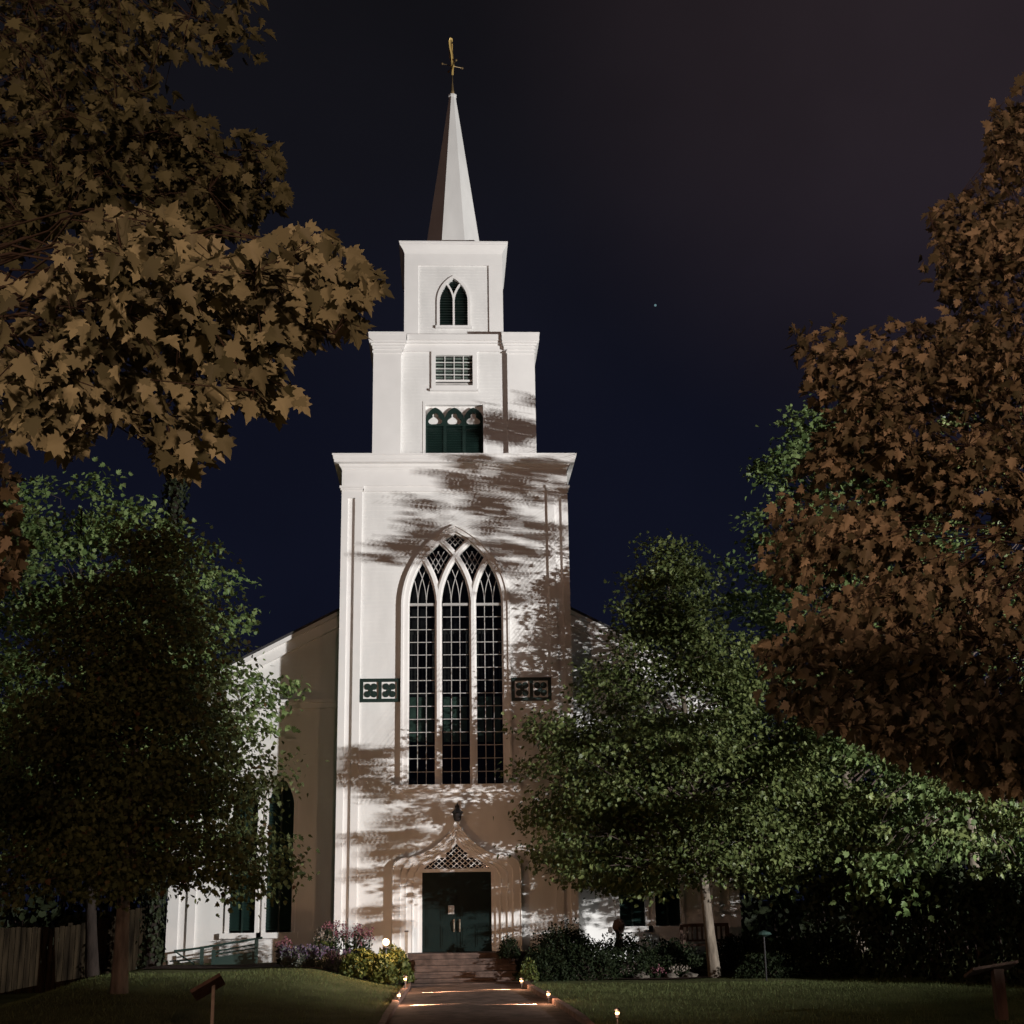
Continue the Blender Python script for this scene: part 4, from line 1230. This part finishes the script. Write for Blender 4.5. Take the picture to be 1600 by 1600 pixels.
for i, (px, y, r, z) in enumerate(((975, -1.45, (0.95, 0.5, 1.0), 0.3), (1045, -0.7, (0.85, 0.6, 0.75), 0.35), (1155, -0.2, (1.0, 0.6, 0.85), 0.35), (1225, -1.4, (0.9, 0.7, 0.9), 0.3), (1290, -2.4, (1.0, 0.8, 1.1), 0.25))):
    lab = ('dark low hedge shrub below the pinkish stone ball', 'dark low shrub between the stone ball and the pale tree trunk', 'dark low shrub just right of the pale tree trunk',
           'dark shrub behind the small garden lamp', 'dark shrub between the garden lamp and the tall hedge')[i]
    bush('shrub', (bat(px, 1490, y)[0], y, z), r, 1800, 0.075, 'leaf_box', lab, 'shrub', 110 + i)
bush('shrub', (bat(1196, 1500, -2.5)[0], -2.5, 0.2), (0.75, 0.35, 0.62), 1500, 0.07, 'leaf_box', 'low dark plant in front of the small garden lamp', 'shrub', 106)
# yellow-green lit shrubs at the left of the steps
bush('shrub', (bat(612, 1520, -3.4)[0], -3.4, 0.36), (0.52, 0.5, 0.72), 1900, 0.085, 'leaf_yellow', 'yellow green shrub lit by the bright lamp left of the steps', 'shrub', 121, shape=LOBE)
bush('shrub', (bat(565, 1512, -3.2)[0], -3.2, 0.48), (0.5, 0.45, 0.58), 1500, 0.085, 'leaf_yellow', 'spreading yellow green shrub between the lavender and the bright lamp', 'shrub', 122, shape=LOBE)

# tall hedge on the right
def hedge(name, pts, w, h, n, lm, label, seed, lf=0.15):
    rng = np.random.default_rng(seed)
    pts = [np.array(p, float) for p in pts]
    base = np.array([pts[0][0], pts[0][1], gz(pts[0][0], pts[0][1])])
    t = thing(name, base, label, 'hedge')
    Ls = [np.linalg.norm(b[:2] - a[:2]) for a, b in zip(pts, pts[1:])]; tot = sum(Ls)
    P = np.zeros((n, 3)); N = np.zeros((n, 3))
    tb = MB()
    for i in range(n):
        s = rng.uniform(0, tot); k = 0
        while k < len(Ls) - 1 and s > Ls[k]: s -= Ls[k]; k += 1
        a, b = pts[k], pts[k + 1]; f = s / Ls[k]; p = a + (b - a) * f
        d = (b - a)[:2] / Ls[k]; q = np.array([-d[1], d[0]])
        hh = h * (1 + 0.10 * math.sin(2.1 * s + k) + 0.06 * math.sin(5.3 * s + 1))
        th = rng.uniform(-0.15, math.pi + 0.15); bul = 1 + 0.15 * math.sin(3.7 * s + 2 * th)
        rr = rng.uniform(0.78, 1.05) * bul
        off = w * rr * math.copysign(abs(math.cos(th)) ** 0.6, math.cos(th)); zz = hh * max(0.0, rng.uniform(0.0, 1) if abs(math.cos(th)) > 0.75 else math.sin(th) ** 0.5 * rr)
        x, y = p[0] + q[0] * off, p[1] + q[1] * off
        P[i] = (x, y, gz(x, y) + zz + 0.02); N[i] = (q[0] * math.cos(th), q[1] * math.cos(th), max(0.1, math.sin(th)))
        if i % 90 == 0: limb(tb, (p[0], p[1], gz(p[0], p[1]) - 0.1), P[i], 0.025, 0.006, rng, 3, 0.05, 5)
    N = unit(N + rng.normal(size=(n, 3)) * 0.5); T = unit(rng.normal(size=(n, 3)) * 0.8 + np.array([0, 0, 0.2]))
    tb.build('stems', 'bark_dark', t, off=tuple(base))
    leaf_mesh('foliage', P, T, N, lf * rng.uniform(0.6, 1.3, n), OVAL, lm, t, off=tuple(base))
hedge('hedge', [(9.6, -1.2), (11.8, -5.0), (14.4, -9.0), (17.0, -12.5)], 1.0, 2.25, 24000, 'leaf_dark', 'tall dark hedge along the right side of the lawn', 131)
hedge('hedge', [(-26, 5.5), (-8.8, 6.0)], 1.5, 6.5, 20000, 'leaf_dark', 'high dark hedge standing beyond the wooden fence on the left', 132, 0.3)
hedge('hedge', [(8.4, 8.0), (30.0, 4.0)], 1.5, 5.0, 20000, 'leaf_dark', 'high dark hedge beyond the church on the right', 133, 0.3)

# ------------------------------------------------------------------ fence
def fence():
    rng = random.Random(3)
    a, b = np.array([-16.5, -1.6]), np.array([-7.95, 1.2]); d = b - a; Ln = np.linalg.norm(d); d = d / Ln; q = np.array([-d[1], d[0]])
    o = (a[0], a[1], 0)
    t = thing('wooden_fence', o, 'weathered wooden board fence on the left, meeting the corner of the church', 'fence')
    m = MB(); s = 0.0
    while s < Ln:
        w = 0.135; p = a + d * (s + w / 2); z0 = gz(*p) - 0.1; z1 = z0 + 1.72 + rng.uniform(-0.025, 0.025); k = rng.uniform(-0.006, 0.006)
        c = [(p + d * u + q * (v + k)) for u, v in ((-w / 2 + 0.006, -0.01), (w / 2 - 0.006, -0.01), (w / 2 - 0.006, 0.01), (-w / 2 + 0.006, 0.01))]
        vs = [(x, y, z0) for x, y in c] + [(x, y, z1 - 0.008) for x, y in c]
        top = [(p + q * (v + k)) for v in (-0.01, 0.01)]; vs += [(top[0][0], top[0][1], z1), (top[1][0], top[1][1], z1)]
        m.add(vs, [(0, 1, 5, 8, 4), (2, 3, 7, 9, 6), (1, 2, 6, 5), (3, 0, 4, 7), (4, 8, 9, 7), (5, 6, 9, 8)])
        s += w
    m.build('board_panel', 'fence_wood', t, off=o)
    for k in (0.0, 0.25, 0.5, 0.75, 1.0):
        p = a + d * Ln * k + q * 0.10; z = gz(*p)
        MB().obox((p[0], p[1], z + 0.8), (0.06 * d[0], 0.06 * d[1], 0), (0.06 * q[0], 0.06 * q[1], 0), (0, 0, 0.9)).build('post', 'fence_wood', t, off=o)
fence()

# ------------------------------------------------------------------ flowers
def flower(name, c, h, r, n, lm, pm, label, cat, group, seed, spike=True):
    rng = np.random.default_rng(seed)
    c = np.array(c, float); t = thing(name, c, label, cat, group)
    tips = []; tb = MB()
    for i in range(n):
        a = rng.uniform(0, 6.28); q = r * math.sqrt(rng.uniform()); hh = h * rng.uniform(0.7, 1.05)
        b = c + np.array([0.3 * q * math.cos(a), 0.3 * q * math.sin(a), 0]); e = c + np.array([q * math.cos(a), q * math.sin(a), hh])
        limb(tb, b, e, 0.006, 0.003, rng, 3, 0.04, 4); tips.append((b, e))
    tb.build('stems', 'stem', t, off=tuple(c))
    LP, LT, FP, FT = [], [], [], []
    for b, e in tips:
        for k in range(14):
            f = rng.uniform(0.1, 0.85); LP.append(b + (e - b) * f); LT.append(rng.normal(size=3) + np.array([0, 0, 0.4]))
        for k in range(12):
            if spike: FP.append(e + np.array([0, 0, -rng.uniform(0, 0.18)]) + rng.normal(size=3) * 0.012)
            else: FP.append(e + rng.normal(size=3) * 0.035)
            FT.append(rng.normal(size=3) + np.array([0, 0, 0.5]))
    LP, LT, FP, FT = map(np.array, (LP, LT, FP, FT))
    leaf_mesh('leaves', LP, LT, rng.normal(size=LP.shape) + np.array([0, -0.5, 0.6]), 0.085 * rng.uniform(0.6, 1.3, len(LP)), OVAL, lm, t, off=tuple(c))
    leaf_mesh('blossoms', FP, FT, rng.normal(size=FP.shape) + np.array([0, -0.8, 0.4]), 0.05 * rng.uniform(0.6, 1.3, len(FP)), OVAL, pm, t, off=tuple(c))
    return t
for i, px in enumerate((448, 466, 484, 500, 516, 532, 548)):
    y = -2.2 - 0.25 * (i % 2); q = at(px, 1500, y)
    flower('lavender_plant', (q[0], y, gz(q[0], y)), 0.52, 0.26, 26, 'leaf_grey', 'petal_purple', 'grey green plant with purple flower spikes in the row along the left lawn edge', 'flowers', 'purple flowering plants along the left lawn edge', 200 + i)
q = at(442, 1490, -1.9); flower('pink_flower', (q[0], -1.9, gz(q[0], -1.9)), 0.62, 0.2, 16, 'leaf_box', 'petal_pink', 'clump of pink flowers at the left end of the flower bed', 'flowers', None, 220, False)
for i, (px, lab) in enumerate(((522, 'leftmost red pink flower clump before the tower corner pilaster'), (548, 'middle red pink flower clump behind the purple flowers'), (574, 'red pink flower clump just behind the bright lamp'))):
    q = at(px, 1480, -1.0); flower('pink_flower', (q[0], -1.0, gz(q[0], -1.0)), 1.05, 0.26, 22, 'leaf_box', 'petal_pink', lab, 'flowers', 'pink flowers below the tower', 224 + i, False)
q = at(506, 1480, -1.3); flower('white_flower', (q[0], -1.3, gz(q[0], -1.3)), 0.85, 0.22, 16, 'leaf_yellow', 'petal_white', 'pale flower clump beside the tower left corner', 'flowers', None, 230, False)
for i, (px, col, lab) in enumerate(((905, 'petal_white', 'low pale flower patch at the left of the right hand bed'), (940, 'petal_pink', 'low pink flower patch below the dark shrub on the right'), (975, 'petal_white', 'low pale flower patch in front of the stone ball'), (1020, 'petal_pink', 'low pink flower patch between stones on the right bed'), (1060, 'petal_white', 'low pale flower patch left of the pale tree trunk'))):
    y = -1.6; q = at(px, 1505, y); flower('bedding_flower', (q[0], y, gz(q[0], y)), 0.22, 0.28, 14, 'leaf_box', col, lab, 'flowers', 'low flowers in the right bed', 240 + i, False)

# ------------------------------------------------------------------ stones
for i, (px, py, s, lab) in enumerate(((893, 1507, 0.16, 'tan stone at the left end of the right bed'), (947, 1488, 0.12, 'small stone among the low flowers'), (1000, 1484, 0.17, 'flat stone in the right bed, second from the tree'), (1047, 1497, 0.13, 'pale stone close to the pale tree trunk'), (1078, 1489, 0.14, 'stone nearest the pale tree trunk'))):
    y = -1.7; q = at(px, py, y); m = MB().blob((q[0], y, gz(q[0], y) + s * 0.3), (s * 1.3, s, s * 0.7), i + 3, 3, 0.5, 1.4)
    tag(m.build('garden_stone', 'rock', smooth=False, off=(q[0], y, gz(q[0], y))), lab, 'stone', 'stones edging the right bed')
q = at(967, 1447, -1.0)
tag(MB().blob((q[0], -1.0, q[2]), (0.16, 0.16, 0.19), 9, 3, 0.12, 1.5).lathe((q[0], -1.0, q[2] - 1.0), [(0.12, 0.3), (0.08, 0.85), (0.13, 0.9)], 10).build('stone_ball', 'pink_rock', smooth=True, off=(q[0], -1.0, 0.6)), 'pinkish stone ball on a short pedestal among the dark shrubs', 'ornament')

# ------------------------------------------------------------------ garden bench, boards, lamp
def bench():
    q = at(1102, 1440, 0.2); o = (q[0], 0.2, gz(q[0], 0.2))
    t = thing('garden_bench', o, 'dark slatted garden bench in front of the floodlit wall behind the pale trunk', 'bench')
    x, z = o[0], o[2]
    MB().box(x - 0.65, x + 0.65, -0.05, 0.38, z + 0.56, z + 0.61).build('seat', 'old_wood', t, off=o)
    m = MB().box(x - 0.65, x + 0.65, 0.40, 0.45, z + 1.03, z + 1.12).box(x - 0.65, x + 0.65, 0.40, 0.44, z + 0.66, z + 0.71)
    for i in range(10): xx = x - 0.58 + i * 0.129; m.box(xx - 0.025, xx + 0.025, 0.405, 0.435, z + 0.71, z + 1.03)
    m.build('backrest', 'old_wood', t, off=o)
    for sx in (-0.62, 0.62):
        MB().box(x + sx - 0.04, x + sx + 0.04, 0.38, 0.45, z, z + 1.03).build('leg', 'old_wood', t, off=o)
        MB().box(x + sx - 0.04, x + sx + 0.04, -0.05, 0.03, z, z + 0.82).box(x + sx - 0.045, x + sx + 0.045, -0.06, 0.40, z + 0.82, z + 0.86).build('leg', 'old_wood', t, off=o)
bench()


def lectern(px0, py0, px1, py1, y, leg_px, leg_bot, label, mtop, mleg, lw):
    a, b = at(px0, py0, y), at(px1, py1, y)
    g = at(leg_px, leg_bot, y); o = (g[0], y, gz(g[0], y))
    t = thing('reading_board', o, label, 'board')
    d = b - a; ln = np.linalg.norm(d); d = d / ln; n = np.array([-d[2], 0, d[0]]); c = (a + b) / 2
    MB().obox(c, d * ln / 2, np.array([0, 0.24, -0.07]), n * 0.022).build('board', mtop, t, off=o)
    k = (g[0] - a[0]) / (b[0] - a[0]); top = a + (b - a) * k
    MB().box(top[0] - lw, top[0] + lw, y - lw, y + lw, o[2] - 0.15, top[2] - 0.015).build('post', mleg, t, off=o)
lectern(302, 1556, 348, 1529, -17.0, 331, 1610, 'tilted dark reading board on a pale thin post on the left lawn', 'old_wood', 'pale_wood', 0.022)
lectern(1513, 1520, 1583, 1508, -13.5, 1563, 1565, 'tilted brown reading board on a thick post before the right hedge', 'old_wood', 'old_wood', 0.085)
q = at(1195, 1487, -3.6)
gl = thing('garden_lamp', (q[0], -3.6, gz(q[0], -3.6)), 'unlit mushroom shaped garden lamp on a slim stake before the dark shrubs', 'lamp')
go_ = (q[0], -3.6, gz(q[0], -3.6)); zt_ = at(1195, 1460, -3.6)[2]
MB().tube([(q[0], -3.6, go_[2] - 0.1), (q[0], -3.6, zt_)], 0.018, 6).build('stake', 'black_metal', gl, off=go_)
MB().lathe((q[0], -3.6, zt_), [(0.05, -0.05), (0.19, 0.0), (0.15, 0.05), (0.02, 0.09)], 14).build('cap', 'rail_metal', gl, off=go_)

# ------------------------------------------------------------------ lit lamps
def path_lamp(x, y, tx, label, power):
    z = gz(x, y); o = (x, y, z)
    t = thing('path_light', o, label, 'lamp', 'small lit lamps along the path')
    h = 0.17
    MB().tube([(x, y, z - 0.1), (x, y, z + h)], 0.014, 6).lathe((x, y, z + h), [(0.03, 0.0), (0.035, 0.05)], 10).build('stake', 'black_metal', t, off=o)
    MB().lathe((x, y, z + h + 0.055), [(0.032, 0.0), (0.034, 0.035)], 12).build('lamp_glass', 'lamp_path', t, off=o)
    MB().lathe((x, y, z + h + 0.12), [(0.05, -0.005), (0.055, 0.006), (0.01, 0.04)], 12).build('cap', 'black_metal', t, off=o)
    s = 1 if tx > x else -1
    p0 = Vector((x + s * 0.06, y - 0.10, z + h + 0.07)); hh = p0.z - path_z(y)
    d = Vector((s * hh / math.tan(R(27)), 0, -hh)).normalized()
    sp = spot('path_light_beam', tuple(p0), tuple(p0 + d), power, (1.0, 0.58, 0.34), 44, 1.0, 0.012)
    side = Vector((0, 1, 0)); upv = (-d).cross(side)
    sp.matrix_world = Matrix.Translation(p0) @ Matrix((side, upv, -d)).transposed().to_4x4() @ Matrix.Diagonal((0.24, 1.0, 1.0, 1.0))
    gl_ = bpy.data.lights.new('path_light_glow', 'POINT'); gl_.energy, gl_.color, gl_.shadow_soft_size = 10, (1.0, 0.56, 0.33), 0.03
    g_ = bpy.data.objects.new('path_light_glow', gl_); COL.objects.link(g_); g_.location = (x + s * 0.05, y - 0.09, z + h + 0.10)
    return t
PL = []
for px, py, z in ((623, 1557, 0.33), (633, 1538, 0.40), (815, 1533, 0.40), (857, 1554, 0.33), (965, 1593, 0.22)):
    d = c_fw * FPX + c_r2 * (px - 800) + c_u2 * (800 - py); k = (z - CAM[2]) / d[2]; PL.append(CAM + d * k)
labs = ('lit path light on the left lawn edge, nearer of the left two', 'lit path light at the left foot of the steps', 'lit path light at the right foot of the steps', 'lit path light on the right lawn edge, a few metres before the steps', 'lit path light nearest the camera, at the bottom edge of the right lawn')
for p, lab in zip(PL, labs):
    path_lamp(p[0], p[1], PX, lab, 2800)

q = at(603, 1476, -3.6); hz = gz(q[0], -3.6)
t = thing('garden_floodlight', (q[0], -3.6, hz), 'glaring warm garden lamp on a stake above the yellow shrub left of the door', 'lamp')
o = (q[0], -3.6, hz)
MB().tube([(q[0], -3.6, hz - 0.1), (q[0], -3.6, q[2] - 0.10)], 0.02, 6).build('stake', 'black_metal', t, off=o)
MB().lathe((q[0], -3.6, q[2]), [(0.05, -0.11), (0.075, -0.07), (0.075, -0.05)], 12).build('socket', 'black_metal', t, off=o)
MB().blob((q[0], -3.6, q[2] + 0.05), (0.085, 0.085, 0.085), 0, 3, 0.0).build('bulb', 'lamp_hot', t, smooth=True, off=o)
hl = bpy.data.lights.new('garden_floodlight_glow', 'POINT'); hl.energy, hl.color, hl.shadow_soft_size = 85, (1.0, 0.56, 0.29), 0.08
ho = bpy.data.objects.new('garden_floodlight_glow', hl); COL.objects.link(ho); ho.location = (q[0] + 0.02, -3.76, q[2] + 0.20)

# ------------------------------------------------------------------ floodlight mast (out of the frame)
ft = thing('floodlight_mast', (L[0], L[1], 0.1), 'steel mast with a row of floodlights beside the right lawn', 'light mast')
fo = (L[0], L[1], 0.1)
MB().tube([(L[0] - aim_f[0] * 0.25, L[1] - aim_f[1] * 0.25, -0.1), (L[0] - aim_f[0] * 0.25, L[1] - aim_f[1] * 0.25, L[2] + 0.1)], 0.06, 10).build('mast', 'steel', ft, off=fo)
b = L - aim_f * 0.15 + np.array([0, 0, -0.02])
MB().obox(b, aim_l * 0.75, aim_f * 0.03, (0, 0, 0.04)).build('crossbar', 'steel', ft, off=fo)
for hpos in HEADS:
    m = MB(); u = np.array([0, 0, 1.0])
    m.obox(hpos - aim_f * 0.06, aim_l * 0.074, aim_f * 0.005, u * 0.12)
    for sd in (-1, 1): m.obox(hpos + aim_l * sd * 0.0708 + aim_f * 0.072, aim_l * 0.0024, aim_f * 0.128, u * 0.12)
    m.obox(hpos - u * 0.0392 + aim_f * 0.072, aim_l * 0.074, aim_f * 0.128, u * 0.0024)
    m.build('floodlight_housing', 'black_metal', ft, off=fo)

# faint star
q = at(1024, 477, 600.0)
tag(MB().blob(q, (0.62, 0.62, 0.62), 0, 2, 0.0).build('star', 'star_glow', off=tuple(q)), 'single faint bluish star in the dark sky right of the spire', 'star')

# ------------------------------------------------------------------ grass
def grass():
    rng = np.random.default_rng(9)
    n = 110000
    x = rng.uniform(-10.5, 12.5, n); y = -4.0 - 19.0 * rng.uniform(0, 1, n) ** 1.15
    keep = np.array([not (path_l(b) - 0.16 < a < path_r(b) + 0.16) for a, b in zip(x, y)])
    x, y = x[keep], y[keep]; n = len(x)
    z = np.array([ground_z(a, b) for a, b in zip(x, y)])
    P = np.stack([x, y, z - 0.008], 1)
    T = np.array([[0, 0, 1.0]]) + rng.normal(size=(n, 3)) * 0.38
    N = rng.normal(size=(n, 3)); N[:, 2] *= 0.3
    o = leaf_mesh('grass', P, T, N, 0.062 * rng.uniform(0.5, 1.4, n), [(-0.07, 0), (0.07, 0), (0, 1)], 'grass_blade', None, fold=0, curl=0.3)
    o['kind'] = 'stuff'; o['label'] = 'short mown grass covering both lawns'
grass()
